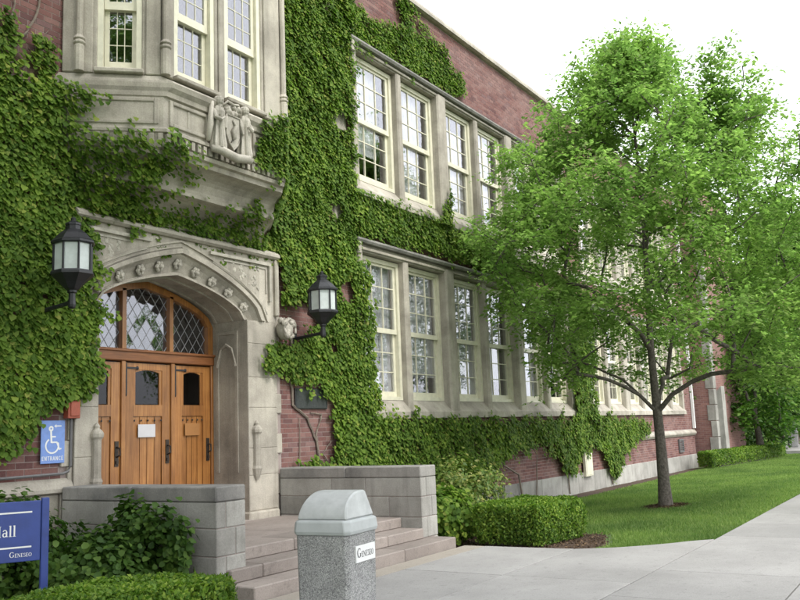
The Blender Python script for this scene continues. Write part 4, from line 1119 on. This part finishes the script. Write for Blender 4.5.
def stem(pts, y=YW - .02): 
    out = []
    for (a, c), (a2, c2) in zip(pts[:-1], pts[1:]):
        for k in range(4): out.append((a + (a2 - a) * k / 4 + random.uniform(-.015, .015), y + random.uniform(-.012, .0), c + (c2 - c) * k / 4))
    out.append((pts[-1][0], y, pts[-1][1])); return out
ivy('ivy_plant', 'deep ivy mass on the wall round the lantern over the blue access sign',
    [[(2.6, 6.6), (3.6, 7.2), (4.6, 6.2), (5.5, 6.0), (6.0, 6.08), (6.42, 6.12), (6.52, 6.1), (6.58, 5.95), (6.5, 5.6), (6.55, 5.42), (7.1, 5.40), (7.45, 5.36), (7.7, 5.2), (7.5, 5.02), (7.25, 4.95), (7.5, 4.8), (7.9, 4.7), (7.6, 4.62), (7.05, 4.55), (6.75, 4.3), (6.95, 4.0), (6.95, 3.5), (7.05, 3.1), (7.0, 2.35), (6.8, 2.2), (6.55, 2.12), (6.3, 2.05), (6.1, 1.75), (5.75, 1.5), (5.2, 1.35), (4.2, 1.6), (2.6, 1.6)],
     [(5.45, 6.0), (5.7, 6.05), (5.8, 6.5), (5.62, 6.75), (5.4, 6.7)], [(6.05, 6.15), (6.3, 6.2), (6.25, 6.6), (6.05, 6.7)]],
    dens=1000, depth=.22, seed=1, ph=.3, gaps=-.78,
    stems=[(stem([(5.3, 5.2), (5.6, 6.2), (5.95, 6.6), (6.1, 7.0), (6.2, 7.6)]), .022), (stem([(5.6, 6.2), (5.78, 6.9), (5.75, 7.5)]), .016), (stem([(5.65, 6.1), (6.0, 6.25), (6.25, 6.3)]), .014), (stem([(5.2, 5.6), (5.45, 6.4), (5.5, 7.3)]), .016), (stem([(5.9, 6.1), (6.1, 6.5), (6.25, 6.75)]), .01)])
ivy('ivy_plant', 'thin ivy strands creeping over the stone underside of the bay window',
    [[(7.7, 4.66), (8.6, 4.72), (8.3, 4.86), (9.2, 4.80), (9.3, 4.95), (9.9, 4.72), (10.4, 4.7), (10.3, 4.62), (9.4, 4.52), (8.5, 4.56), (7.8, 4.58)], [(9.0, 4.93), (9.35, 5.08), (9.7, 5.06), (9.6, 4.88), (9.9, 4.8), (9.3, 4.78)], [(8.1, 4.75), (8.35, 4.86), (8.3, 4.7)], [(6.9, 4.56), (8.0, 4.68), (9.2, 4.62), (10.4, 4.68), (10.42, 4.50), (9.3, 4.52), (8.2, 4.50), (7.2, 4.46)], [(7.9, 5.1), (8.15, 5.2), (8.1, 5.0)]],
    dens=650, depth=.07, seed=2, ph=1.1, size=(.05, .095), gaps=-.35)
ivy('ivy_plant', 'tall ivy column climbing the brick between bay window and wing windows',
    [[(10.55, 9.9), (12.8, 10.2), (12.81, 9.11), (12.72, 8.76), (12.72, 6.13), (12.72, 5.3), (12.72, 4.8), (12.95, 4.6), (13.0, 4.3), (13.15, 2.2), (13.5, 1.99), (13.3, 1.2), (12.9, .9), (12.0, 1.13), (11.95, 1.9), (11.82, 2.0), (11.80, 2.45), (11.05, 2.5), (10.05, 2.75), (10.15, 2.98), (11.0, 3.14), (11.25, 3.3), (11.15, 3.85), (10.6, 3.75), (10.5, 4.5), (10.3, 4.74), (10.45, 5.3), (10.55, 6.2), (10.65, 6.93)]],
    dens=1000, depth=.2, seed=3, ph=2.0, gaps=-.72, clear=[(12.32, 7.33, .22, .16), (12.3, 9.65, .24, .18), (12.35, 4.15, .2, .22), (11.25, 3.6, .26, .2), (12.1, 5.6, .14, .12), (11.9, 3.1, .12, .1)],
    stems=[(stem([(10.98, 1.12), (11.0, 1.9)]), .012), (stem([(10.86, 3.4), (10.80, 2.6), (10.84, 2.1), (11.2, 1.9), (11.45, 1.5), (11.5, 1.12)]), .03), (stem([(11.5, 1.12), (11.42, 1.6), (11.6, 1.95), (11.3, 1.98)]), .022), (stem([(11.75, 1.12), (11.6, 1.3), (11.85, 1.5)]), .014), (stem([(11.6, 3.2), (12.0, 4.2), (11.8, 5.2), (12.2, 6.6), (12.0, 8.0)]), .03)])
ivy('ivy_plant', 'small ivy patch on the bay window beside the carved shield',
    [[(8.98, 5.52), (9.2, 6.22), (9.68, 6.3), (10.5, 6.4), (10.62, 5.6), (9.8, 5.42), (9.4, 5.5)], [(9.75, 5.5), (10.45, 5.6), (10.45, 4.8), (10.3, 4.7), (10.1, 5.0)]], dens=1000, depth=.08, seed=4, ph=.7, gaps=-1.1)
ivy('ivy_plant', 'ivy runner spreading over the brick above the upper windows',
    [[(12.2, 9.9), (13.5, 9.85), (14.6, 10.05), (15.6, 10.25), (16.3, 10.3), (16.9, 9.95), (17.45, 9.55), (16.9, 9.28), (15.3, 9.27), (12.3, 9.2)], [(14.5, 10.75), (14.8, 10.78), (15.3, 10.1), (14.9, 9.95)], [(14.6, 10.78), (14.75, 10.6), (15.9, 10.45), (15.9, 10.55)]], dens=850, depth=.13, seed=5, ph=1.7, gaps=-.55)
ivy('ivy_plant', 'ivy band between the lower and upper wing windows',
    [[(12.5, 6.12), (13.2, 6.06), (13.8, 6.02), (15.9, 6.08), (16.9, 5.98), (17.9, 5.95), (19.5, 5.9), (19.4, 5.5), (17.8, 5.27), (16.2, 5.42), (15.0, 5.35), (12.9, 5.26), (12.5, 5.3)], [(15.85, 6.0), (16.05, 6.6), (16.2, 6.95), (16.3, 6.6), (16.3, 6.0)], [(18.6, 5.95), (18.9, 6.4), (19.3, 6.1), (19.5, 5.9)]], dens=900, depth=.16, seed=6, ph=2.6, gaps=-.7, yb=lambda x, z_: np.where(z_ > 6.06, 8.96, np.where(z_ > 5.0, 9.02, YW)))
ivy('ivy_plant', 'wide ivy band under the lower window sills behind the clipped hedge',
    [[(12.0, 1.9), (13.3, 1.84), (18.3, 1.78), (24.0, 1.78), (29.3, 1.70), (29.7, 1.3), (28.6, 1.12), (27.6, .92), (26.8, .75), (26.3, .1), (25.2, .1), (25.1, .6), (24.6, 1.0), (23.2, .9), (22.6, .3), (21.9, .35), (21.5, .9), (20.8, 1.2), (19.4, 1.1), (18.4, .95), (17.3, .5), (16.6, .1), (15.9, -.25), (10.95, -.25), (10.95, 1.1), (11.9, 1.15)]],
    dens=800, depth=.28, seed=7, ph=3.1, gaps=-.62, yb=lambda x, z_: YW + 0 * x - .02,
    stems=[(stem([(19.2, -.2), (19.0, .5), (17.0, 1.2), (15.6, 1.6)], YW - .1), .03), (stem([(20.0, -.2), (20.2, .9), (19.4, 1.5)], YW - .08), .018), (stem([(22.2, -.2), (22.1, .8), (23.5, 1.5)], YW - .08), .02), (stem([(25.6, -.2), (25.4, .9), (26.3, 1.5)], YW - .08), .022), (stem([(18.2, -.2), (18.3, .9), (17.6, 1.6)], YW - .08), .016)])
ivy('ivy_plant', 'ivy pillar on the brick pier between the two banks of lower windows',
    [[(22.95, 5.3), (24.5, 5.3), (24.45, 3.5), (24.5, 1.75), (22.9, 1.75), (23.0, 3.4)]], dens=850, depth=.25, seed=8, ph=4.0, gaps=-.8, yb=lambda x, z_: YW + 0 * x - .08)

# ---------------------------------------------------------------- hedges and shrubs
def hedge(name, label, poly, h, mat='hedge_leaf', n=26000, leaf=(.025, .05), seed=0, zbase=None, round_=.12):
    cx, cy = np.mean([p[0] for p in poly]), np.mean([p[1] for p in poly]); zb = gz(cx, cy) if zbase is None else zbase
    t = empty(name, (cx, cy, zb)); tag(t, label, 'hedge', 'clipped hedges')
    rg = np.random.default_rng(seed)
    core = MB(); s = .82
    pc = [(cx + (x - cx) * s, cy + (y - cy) * s) for x, y in poly]
    core.extrude(pc[::-1], lambda u, v, d: (u, v, d), zb, zb + h * .86); o = core.build('inner_branches', 'bark'); o.parent = t; o.location = -t.location
    xs = [p[0] for p in poly]; ys_ = [p[1] for p in poly]
    # side area and top area
    per = [math.dist(poly[i], poly[(i + 1) % len(poly)]) for i in range(len(poly))]; side = sum(per) * h
    bx = rg.uniform(min(xs), max(xs), 40000); by = rg.uniform(min(ys_), max(ys_), 40000); k = in_poly(bx, by, poly)
    top_a = (max(xs) - min(xs)) * (max(ys_) - min(ys_)) * k.mean(); nt_ = int(n * top_a / (top_a + side)); ns_ = n - nt_
    bx, by = bx[k], by[k]; ii = rg.integers(0, len(bx), nt_); tx, ty = bx[ii] , by[ii]
    # distance to the edge rounds the shoulder
    def dist_edge(x, y):
        d = np.full(len(x), 9.)
        for i in range(len(poly)):
            a, c = np.array(poly[i]), np.array(poly[(i + 1) % len(poly)]); ab = c - a
            tt = (((x - a[0]) * ab[0] + (y - a[1]) * ab[1]) / (ab @ ab)).clip(0, 1)
            d = np.minimum(d, np.hypot(x - a[0] - ab[0] * tt, y - a[1] - ab[1] * tt))
        return d
    de = dist_edge(tx, ty); drop = np.where(de < round_, round_ - np.sqrt(np.clip(round_ ** 2 - (round_ - de) ** 2, 0, None)), 0)
    tz = zb + h - drop * .8 + wob(tx, ty, 2.4, seed) * .035 - rg.uniform(0, .09, nt_) ** 1
    P = [np.stack([tx, ty, tz], 1)]; Nn = [np.stack([rg.normal(0, .6, nt_), rg.normal(0, .6, nt_), np.ones(nt_)], 1)]
    for i in range(len(poly)):
        m_ = int(ns_ * per[i] / sum(per)); a, c = np.array(poly[i]), np.array(poly[(i + 1) % len(poly)]); ab = (c - a) / per[i]
        nn = np.array([ab[1], -ab[0]]); mid = (a + c) / 2
        if (mid - np.array([cx, cy])) @ nn < 0: nn = -nn
        tt = rg.uniform(0, per[i], m_); zz = rg.uniform(0.04, h - .03, m_) ; inn = rg.uniform(-.02, .10, m_) + wob(tt, zz, 3.0, seed + i) * .035
        thin = rg.uniform(0, 1, m_) < np.interp(zz / h, [0, .35, 1], [.45, .8, 1]); tt, zz, inn = tt[thin], zz[thin], inn[thin]; m_ = len(tt)
        bulge = .05 * np.sin(np.clip(zz / h, 0, 1) * math.pi); corner = np.minimum(tt, per[i] - tt); inn = inn + np.where(corner < round_, (round_ - corner) * .35, 0)
        P.append(np.stack([a[0] + ab[0] * tt + nn[0] * (bulge - inn), a[1] + ab[1] * tt + nn[1] * (bulge - inn), zb + zz], 1))
        Nn.append(np.stack([nn[0] + rg.normal(0, .6, m_), nn[1] + rg.normal(0, .6, m_), .3 + rg.normal(0, .6, m_)], 1))
    P = np.concatenate(P); Nn = np.concatenate(Nn); q = len(P)
    o = leaves('foliage', P, Nn, np.stack([rg.normal(0, .7, q), rg.normal(0, .7, q), np.ones(q) * .8], 1), rg.uniform(*leaf, q), mat, None, 'dia'); tag(o, kind='stuff')
    o.parent = t; o.location = -t.location
hedge('clipped_hedge', 'bright green clipped hedge on bare earth beside the steps and lawn', [(11.68, 6.25), (11.62, 5.22), (12.75, 5.0), (13.2, 5.2), (13.25, 6.25)], .62, n=42000, leaf=(.03, .06), seed=21)
hedge('clipped_hedge', 'low bright green hedge in front of the campus sign', [(3.0, 6.15), (3.0, 5.45), (5.15, 4.95), (5.42, 5.2), (5.35, 5.75), (4.9, 6.1)], .63, n=60000, leaf=(.028, .055), seed=22)
hedge('clipped_hedge', 'long clipped hedge at the far end of the lawn by the downspout', [(33.6, 7.9), (42.5, 6.75), (43.0, 7.0), (43.0, 7.6), (34.0, 8.5)], .62, n=26000, leaf=(.05, .1), seed=23)

def shrub(name, label, c, rx, ry, rz, n, leaf, mat, seed, cat='shrub', stems=7, ivyleaf=False, shell=.55, group=None):
    x, y, zb = c; t = empty(name, (x, y, zb)); tag(t, label, cat, group)
    rg = np.random.default_rng(seed)
    nb = 46; cl = rg.normal(0, 1, (nb, 3)); cl /= np.linalg.norm(cl, axis=1, keepdims=True); cl *= rg.uniform(shell, .98, (nb, 1)); cl[:, 2] = np.abs(cl[:, 2]) * 1.0 if False else cl[:, 2]
    k = rg.integers(0, nb, n); p = cl[k] + rg.normal(0, .15, (n, 3))
    P = np.stack([x + p[:, 0] * rx, y + p[:, 1] * ry, zb + rz + p[:, 2] * rz], 1); keep = P[:, 2] > zb + .02; P = P[keep]; p = p[keep]; n = len(P)
    Nn = p + rg.normal(0, .5, (n, 3)) + np.array([0, -.2, .5]); U = np.stack([rg.normal(0, .7, n), rg.normal(0, .7, n), rg.normal(.2, .6, n)], 1)
    o = leaves('foliage', P, Nn, U, rg.uniform(*leaf, n), mat, None, 'ivy' if ivyleaf else 'dia'); tag(o, kind='stuff'); o.parent = t; o.location = -t.location
    for i in range(stems):
        e = cl[i]; b = MB().tube([(x + e[0] * .1, y + e[1] * .1, zb - .03), (x + e[0] * rx * .3, y + e[1] * ry * .3, zb + rz * .6), (x + e[0] * rx * .8, y + e[1] * ry * .8, zb + rz + e[2] * rz * .8)], .018 + rx * .006, 5, r2=.005)
        s = b.build('stem', 'bark'); s.parent = t; s.location = -t.location
shrub('loose_shrub', 'loose yellow-green shrub between the cheek wall and the clipped hedge', (13.3, 7.35, gz(0, 7.35)), .95, .75, .68, 9000, (.05, .10), 'shrub_leaf', 31)
shrub('leafy_shrub', 'low dark leafy shrub in the shade behind the clipped hedge', (11.9, 7.1, gz(0, 7.1)), .75, .7, .42, 5000, (.05, .1), 'ivy_leaf', 32, ivyleaf=True)
shrub('climbing_shrub', 'dark leafy shrub climbing the side of the cheek wall', (6.30, 7.3, gz(0, 7.3)), .22, .62, .60, 3600, (.04, .09), 'shaded_leaf', 33, ivyleaf=True)
shrub('leafy_shrub', 'dark green shrub behind the blue campus sign', (5.9, 7.6, gz(0, 7.6)), .55, .7, .44, 6500, (.045, .085), 'shaded_leaf', 34, ivyleaf=True)
shrub('rounded_bush', 'rounded green bush under the brick wall above the sign board', (5.45, 8.35, gz(0, 8.3)), .75, .5, .66, 8000, (.04, .08), 'shaded_leaf', 35, ivyleaf=True)

# ---------------------------------------------------------------- trees
def tree(name, label, base, targets, trunk, leaf_n, leaf, mat, seed, sig=.34, r_tip=.012, flat=.6, group=None, ends=1.0, droop=.0):
    rg = np.random.default_rng(seed); t = empty(name, base); tag(t, label, 'tree', group)
    B_ = np.array(base); nodes = [B_ + np.array([0, 0, -.15])]; parent = [-1]; children = [0]
    for p in trunk: nodes.append(B_ + np.array(p)); parent.append(len(nodes) - 2)
    T = np.array([B_ + np.array(p) for p in targets]); order = np.argsort(np.hypot(T[:, 0] - B_[0], T[:, 1] - B_[1]) + .25 * T[:, 2])
    tips = []; first = 3
    for i in order:
        q = T[i]; A_ = np.array(nodes); d = np.linalg.norm(A_ - q, axis=1)
        cost = d + 1.2 * np.clip(A_[:, 2] - q[2] + .45 * d, 0, None); cost[:first] = 1e9
        j = int(np.argmin(cost)); a = A_[j]; L_ = d[j]; k = max(1, int(L_ / .38)); pj = j
        mid = (a + q) / 2 + np.array([rg.normal(0, .06), rg.normal(0, .06), .10 * min(L_, 1.2) + .42 * max(0, L_ - 1.2)])
        for s in range(1, k + 1):
            u = s / k; p = (1 - u) ** 2 * a + 2 * u * (1 - u) * mid + u * u * q; p = p + (rg.normal(0, .025, 3) if s < k else 0)
            nodes.append(p); parent.append(pj); pj = len(nodes) - 1
        tips.append(pj)
    n = len(nodes); r2 = np.zeros(n); deg = np.zeros(n, int)
    for i in range(n):
        if parent[i] >= 0: deg[parent[i]] += 1
    for i in range(n - 1, 0, -1):
        if deg[i] == 0: r2[i] = r_tip ** 2.2
        r2[parent[i]] += r2[i]
    R_ = r2 ** (1 / 2.2)
    nt0 = len(trunk); R_ = np.minimum(R_, r_tip * 4.4); base_r = r_tip * 13
    for i in range(nt0 + 1): R_[i] = base_r * (1 - .86 * (i / nt0) ** .8)
    tr_, br = MB(), MB()
    for i in range(1, n):
        j = parent[i]; b = tr_ if i <= len(trunk) and i < 4 + len(trunk) else br
        sides = 9 if b is tr_ else (6 if R_[i] > .03 else 4)
        ra = R_[j] if (j == parent[i] and R_[j] < R_[i] * 1.6) else R_[i] * 1.15
        if i <= nt0: ra = R_[j] * (1.18 if i == 1 else 1)
        b.tube([nodes[j], nodes[i]], [ra, R_[i]], sides, cap=False)
    tr_.add(br.v, br.f)
    o = tr_.build('trunk', 'bark', None, smooth=True); o.parent = t; o.location = -t.location
    NA = np.array(nodes); tip = NA[tips]; fine = NA[(R_ < r_tip * 2.3)]
    src = np.concatenate([tip, tip, fine]); wts = rg.uniform(.35, 1.6, len(src)); wts /= wts.sum()
    # twigs: short sprays off the fine branches, leaves strung along them
    nt_ = max(10, leaf_n // 9); k = rg.choice(len(src), nt_, p=wts); dirs = rg.normal(0, 1, (nt_, 3)); dirs[:, 2] = dirs[:, 2] * flat + .1 - droop; dirs /= np.linalg.norm(dirs, axis=1, keepdims=True)
    st_ = src[k] + rg.normal(0, sig * .35, (nt_, 3)); ln = np.abs(rg.normal(sig, sig * .4, nt_))
    u = rg.uniform(.1, 1, (nt_, 9)); P = (st_[:, None] + dirs[:, None] * (ln[:, None] * u)[..., None] + np.stack([0 * u, 0 * u, -.12 * u * u], -1)).reshape(-1, 3) + rg.normal(0, .035, (nt_ * 9, 3))
    m_ = len(P); dd = np.repeat(dirs, 9, 0); Nn = np.stack([rg.normal(0, .55, m_), rg.normal(0, .55, m_), np.ones(m_)], 1); U = dd + rg.normal(0, .6, (m_, 3)) + np.array([0, 0, -.35])
    o = leaves('crown', P, Nn, U, rg.uniform(*leaf, m_), mat, None, 'dia'); tag(o, kind='stuff'); o.parent = t; o.location = -t.location
    return t
# lawn tree: crown envelope relative to the base; the light side of the crown leans towards the path
rg = np.random.default_rng(5)
tg = []
BT = (17.9, 5.2, gz(0, 5.2))
vr_ = np.array([.28, -.96]); vd_ = np.array([.96, .28])
prof_r = [(2.0, 2.8), (2.8, 3.7), (4.2, 4.15), (5.8, 3.9), (7.2, 3.2), (8.4, 2.2), (9.2, 1.4), (9.8, .6)]
while len(tg) < 470:
    z_ = rg.uniform(2.55, 9.7); r_m = np.interp(z_, [a for a, _ in prof_r], [c for _, c in prof_r]); a = rg.uniform(0, 2 * math.pi); r_ = r_m * rg.uniform(.18, 1) ** .55
    sx_, sd = r_ * math.cos(a), r_ * math.sin(a)
    if z_ < 3.6 and r_ < r_m * .55: continue
    if z_ < 2.9 and sx_ < 0 and sx_ > -1.5: continue
    if z_ > 8.6 and .5 < sx_ < 1.2: continue
    if z_ < 3.9 and sx_ < -2.3: continue
    if z_ < 4.6 and sx_ < -3.1: continue
    c = wob(np.array([sx_ * .7]), np.array([z_ * .7 + sd * .5]), 1.5, 1.0)[0]
    if c < -.35: continue
    lean = .25 * (z_ - 4) / 6
    tg.append((*(vr_ * (sx_ + lean) + vd_ * sd), z_))
for k in range(22):
    tg.append((*(vr_ * (2.0 + rg.normal(0, .38)) + vd_ * rg.normal(0, .5)), rg.uniform(7.2, 9.2)))
for k in range(16):
    tg.append((*(vr_ * (-.3 + rg.normal(0, .4)) + vd_ * rg.normal(0, .5)), rg.uniform(8.6, 10.0)))
trunk = [(0, 0, .5), (.01, 0, 1.2), (0.0, .01, 1.9), (-.02, .02, 2.4), (-.02, .03, 3.2), (.02, .02, 4.2), (.03, -.02, 5.4), (0, -.05, 6.6), (-.05, -.02, 7.8), (0, 0, 8.8)]
tree('lawn_tree', 'young light green tree standing alone on the lawn', BT, tg, trunk, 135000, (.06, .135), 'tree_leaf', 6, sig=.38, r_tip=.0108)

def blob_targets(seed, n, prof, squash=1.0):
    rg = np.random.default_rng(seed); out = []
    z0, z1 = prof[0][0], prof[-1][0]
    while len(out) < n:
        z_ = rg.uniform(z0, z1); r_m = np.interp(z_, [a for a, _ in prof], [c for _, c in prof]); a = rg.uniform(0, 6.283); r_ = r_m * rg.uniform(.3, 1) ** .5
        if wob(np.array([r_ * math.cos(a)]), np.array([z_]), .9, seed)[0] < -.4: continue
        out.append((r_ * math.cos(a), r_ * math.sin(a) * squash, z_))
    return out
def bg_tree(label, base, h, r, n, leaf, mat, seed, zlow=1.2):
    pr = [(zlow, r * .6), (zlow + h * .2, r), (h * .6, r * .92), (h * .85, r * .55), (h, r * .15)]
    tr_ = [(0, 0, zlow * .5), (0.05, 0, zlow), (0.0, .1, zlow + h * .15), (0, 0, h * .45), (.1, .05, h * .7)]
    return tree('background_tree', label, base, blob_targets(seed, 90, pr), tr_, n, leaf, mat, seed, sig=.8, r_tip=.02, group='trees beyond the hall')
G0 = -.26
bg_tree('dense green tree beyond the far end of the hall', (50.0, 10.5, G0), 8.5, 4.0, 26000, (.2, .42), 'far_leaf', 41)
bg_tree('tall slender tree beside the far brick building', (56.0, 8.3, G0), 15.0, 3.2, 24000, (.2, .42), 'far_leaf', 42, 2.5)
bg_tree('broad light green tree across the far path', (62.0, 5.0, G0), 13.0, 4.5, 24000, (.22, .45), 'tree_leaf', 43, 3)
bg_tree('small dark tree close against the end pavilion', (47.6, 9.6, G0), 5.5, 2.4, 15000, (.16, .34), 'dark_leaf', 44, .6)
bg_tree('bushy green tree in front of the end pavilion', (40.6, 7.45, G0), 6.6, 2.0, 17000, (.12, .26), 'far_leaf', 45, .9)
bg_tree('tall leafy tree rising behind the far hedge', (46.8, 9.6, G0), 9.5, 2.7, 22000, (.14, .3), 'tree_leaf', 46, 1.2)
shrub('background_shrub', 'yellow-tipped shrub behind the long far hedge', (46.6, 9.3, G0), 1.6, 1.3, 1.0, 5200, (.12, .26), 'shrub_leaf', 51)
shrub('background_shrub', 'brownish dark shrub beyond the far end of the hedge', (49.4, 8.9, G0), 1.7, 1.4, 1.3, 5200, (.14, .28), 'dark_leaf', 52)
shrub('background_shrub', 'dark rounded shrub next to the far trash bin', (53.4, 9.6, G0), 1.5, 1.3, 1.5, 5200, (.14, .28), 'dark_leaf', 53)
shrub('background_shrub', 'low green shrub at the foot of the end pavilion', (43.6, 8.6, G0), .9, .8, .7, 3600, (.10, .2), 'far_leaf', 54)
shrub('background_shrub', 'tall green shrub mass at the back of the far path', (58.5, 9.6, G0), 2.6, 2.0, 2.0, 7000, (.18, .34), 'far_leaf', 55)

# the tree beside the wall whose crown shades the left part of the entrance front
tree('shade_tree', 'leafy tree on the grass beyond the blue campus sign', (-1.8, 3.6, gz(0, 3.6)), blob_targets(61, 130, [(3.6, 1.2), (5.2, 2.2), (9, 2.7), (12.5, 2.3), (14, .6)]), [(0, 0, 1.5), (0, 0, 2.8), (.05, 0, 3.6), (0, .1, 5), (0, 0, 8), (0, 0, 11)], 34000, (.12, .24), 'tree_leaf', 61, sig=.45, r_tip=.016)

# street tree behind the viewpoint: it dims the entrance front and shows in the window glass
tree('street_tree', 'big spreading street tree across the walk from the entrance', (3.0, -4.6, -.03), blob_targets(62, 190, [(7.5, 3.0), (9.5, 5.0), (14, 5.3), (18, 3.8), (20.5, .8)]), [(0, 0, 3), (0, 0, 5.5), (.05, 0, 7.5), (0, .1, 10), (0, 0, 13.5), (0, 0, 17)], 60000, (.2, .4), 'tree_leaf', 62, sig=.9, r_tip=.02)

# far brick building
fb = empty('far_building', (75, 4, G0)); tag(fb, 'tall pale red brick building far down the path', 'building')
fw = MB().box(75, 95, -6, 12.5, -.3, 17.5).build('wall', 'pale_brick'); fw.parent = fb; fw.location = -fb.location
o = MB().box(74.8, 95.2, -6.2, 12.7, 17.501, 17.9).build('roof', 'limestone'); o.parent = fb; o.location = -fb.location
for fl in range(5):
    for k in range(6):
        y = -4.6 + k * 2.9; z_ = 1.5 + fl * 3.3
        w = rect_frame(MB(), 0, 1.4, 0, 2.0, .12, -.06, .02).build('window', 'far_white'); w.parent = fb; w.location = Vector((74.99, y + 1.4, z_)) - fb.location; w.rotation_euler[2] = rad(-90)
        inst(pane_mesh, 'pane', w, (.7, -.02, 1.0), (1.18, .02, 1.78))

# ---------------------------------------------------------------- grass blades on the lawn
rg = np.random.default_rng(77)
n = 230000
gx = 11.0 + (rg.uniform(0, 1, n) ** 1.7) * 34; gy = rg.uniform(3.0, 8.6, n)
hp = [(11.2, 4.3), (11.9, 4.2), (13.2, 4.65), (13.6, 5.5), (14.3, 7.1), (15.5, 8.1), (35, 8.4), (35, 9.2), (10.5, 9.2), (10.5, 4.5)]
ex = np.interp(gy, [3.05, 3.33, 3.5, 3.88, 4.2, 4.49, 5.29], [12.42, 12.0, 11.76, 11.36, 11.15, 11.0, 10.95])
k = (gx > ex - .02 + .05 * rg.uniform(0, 1, n)) & ~in_poly(gx + rg.normal(0, .05, n), gy + rg.normal(0, .05, n), hp) & (gx < 45.2) & (np.hypot((gx - 17.9) / .52, (gy - 5.2) / .39) > 1 + rg.normal(0, .08, n))
gx, gy = gx[k], gy[k]; n = len(gx)
gzv = np.where(gy < 3.2, -.03, -.03 - .23 * (gy - 3.2) / 5.8)
a = rg.uniform(0, 6.283, n); wd = rg.uniform(.005, .011, n) * np.interp(gx, [11, 45], [.9, 2.2]); hgt = rg.uniform(.03, .065, n)
base = np.stack([gx, gy, gzv], 1); sd_ = np.stack([np.cos(a), np.sin(a), 0 * a], 1) * wd[:, None]; ln = np.stack([rg.normal(0, .02, n), rg.normal(0, .02, n), hgt], 1)
Vg = np.stack([base - sd_, base + sd_, base + ln], 1).reshape(-1, 3)
go = np_mesh('grass', Vg, np.arange(n * 3), 3, 'grass_blade'); tag(go, 'short mown green grass of the lawn along the hall', 'grass', kind='stuff')
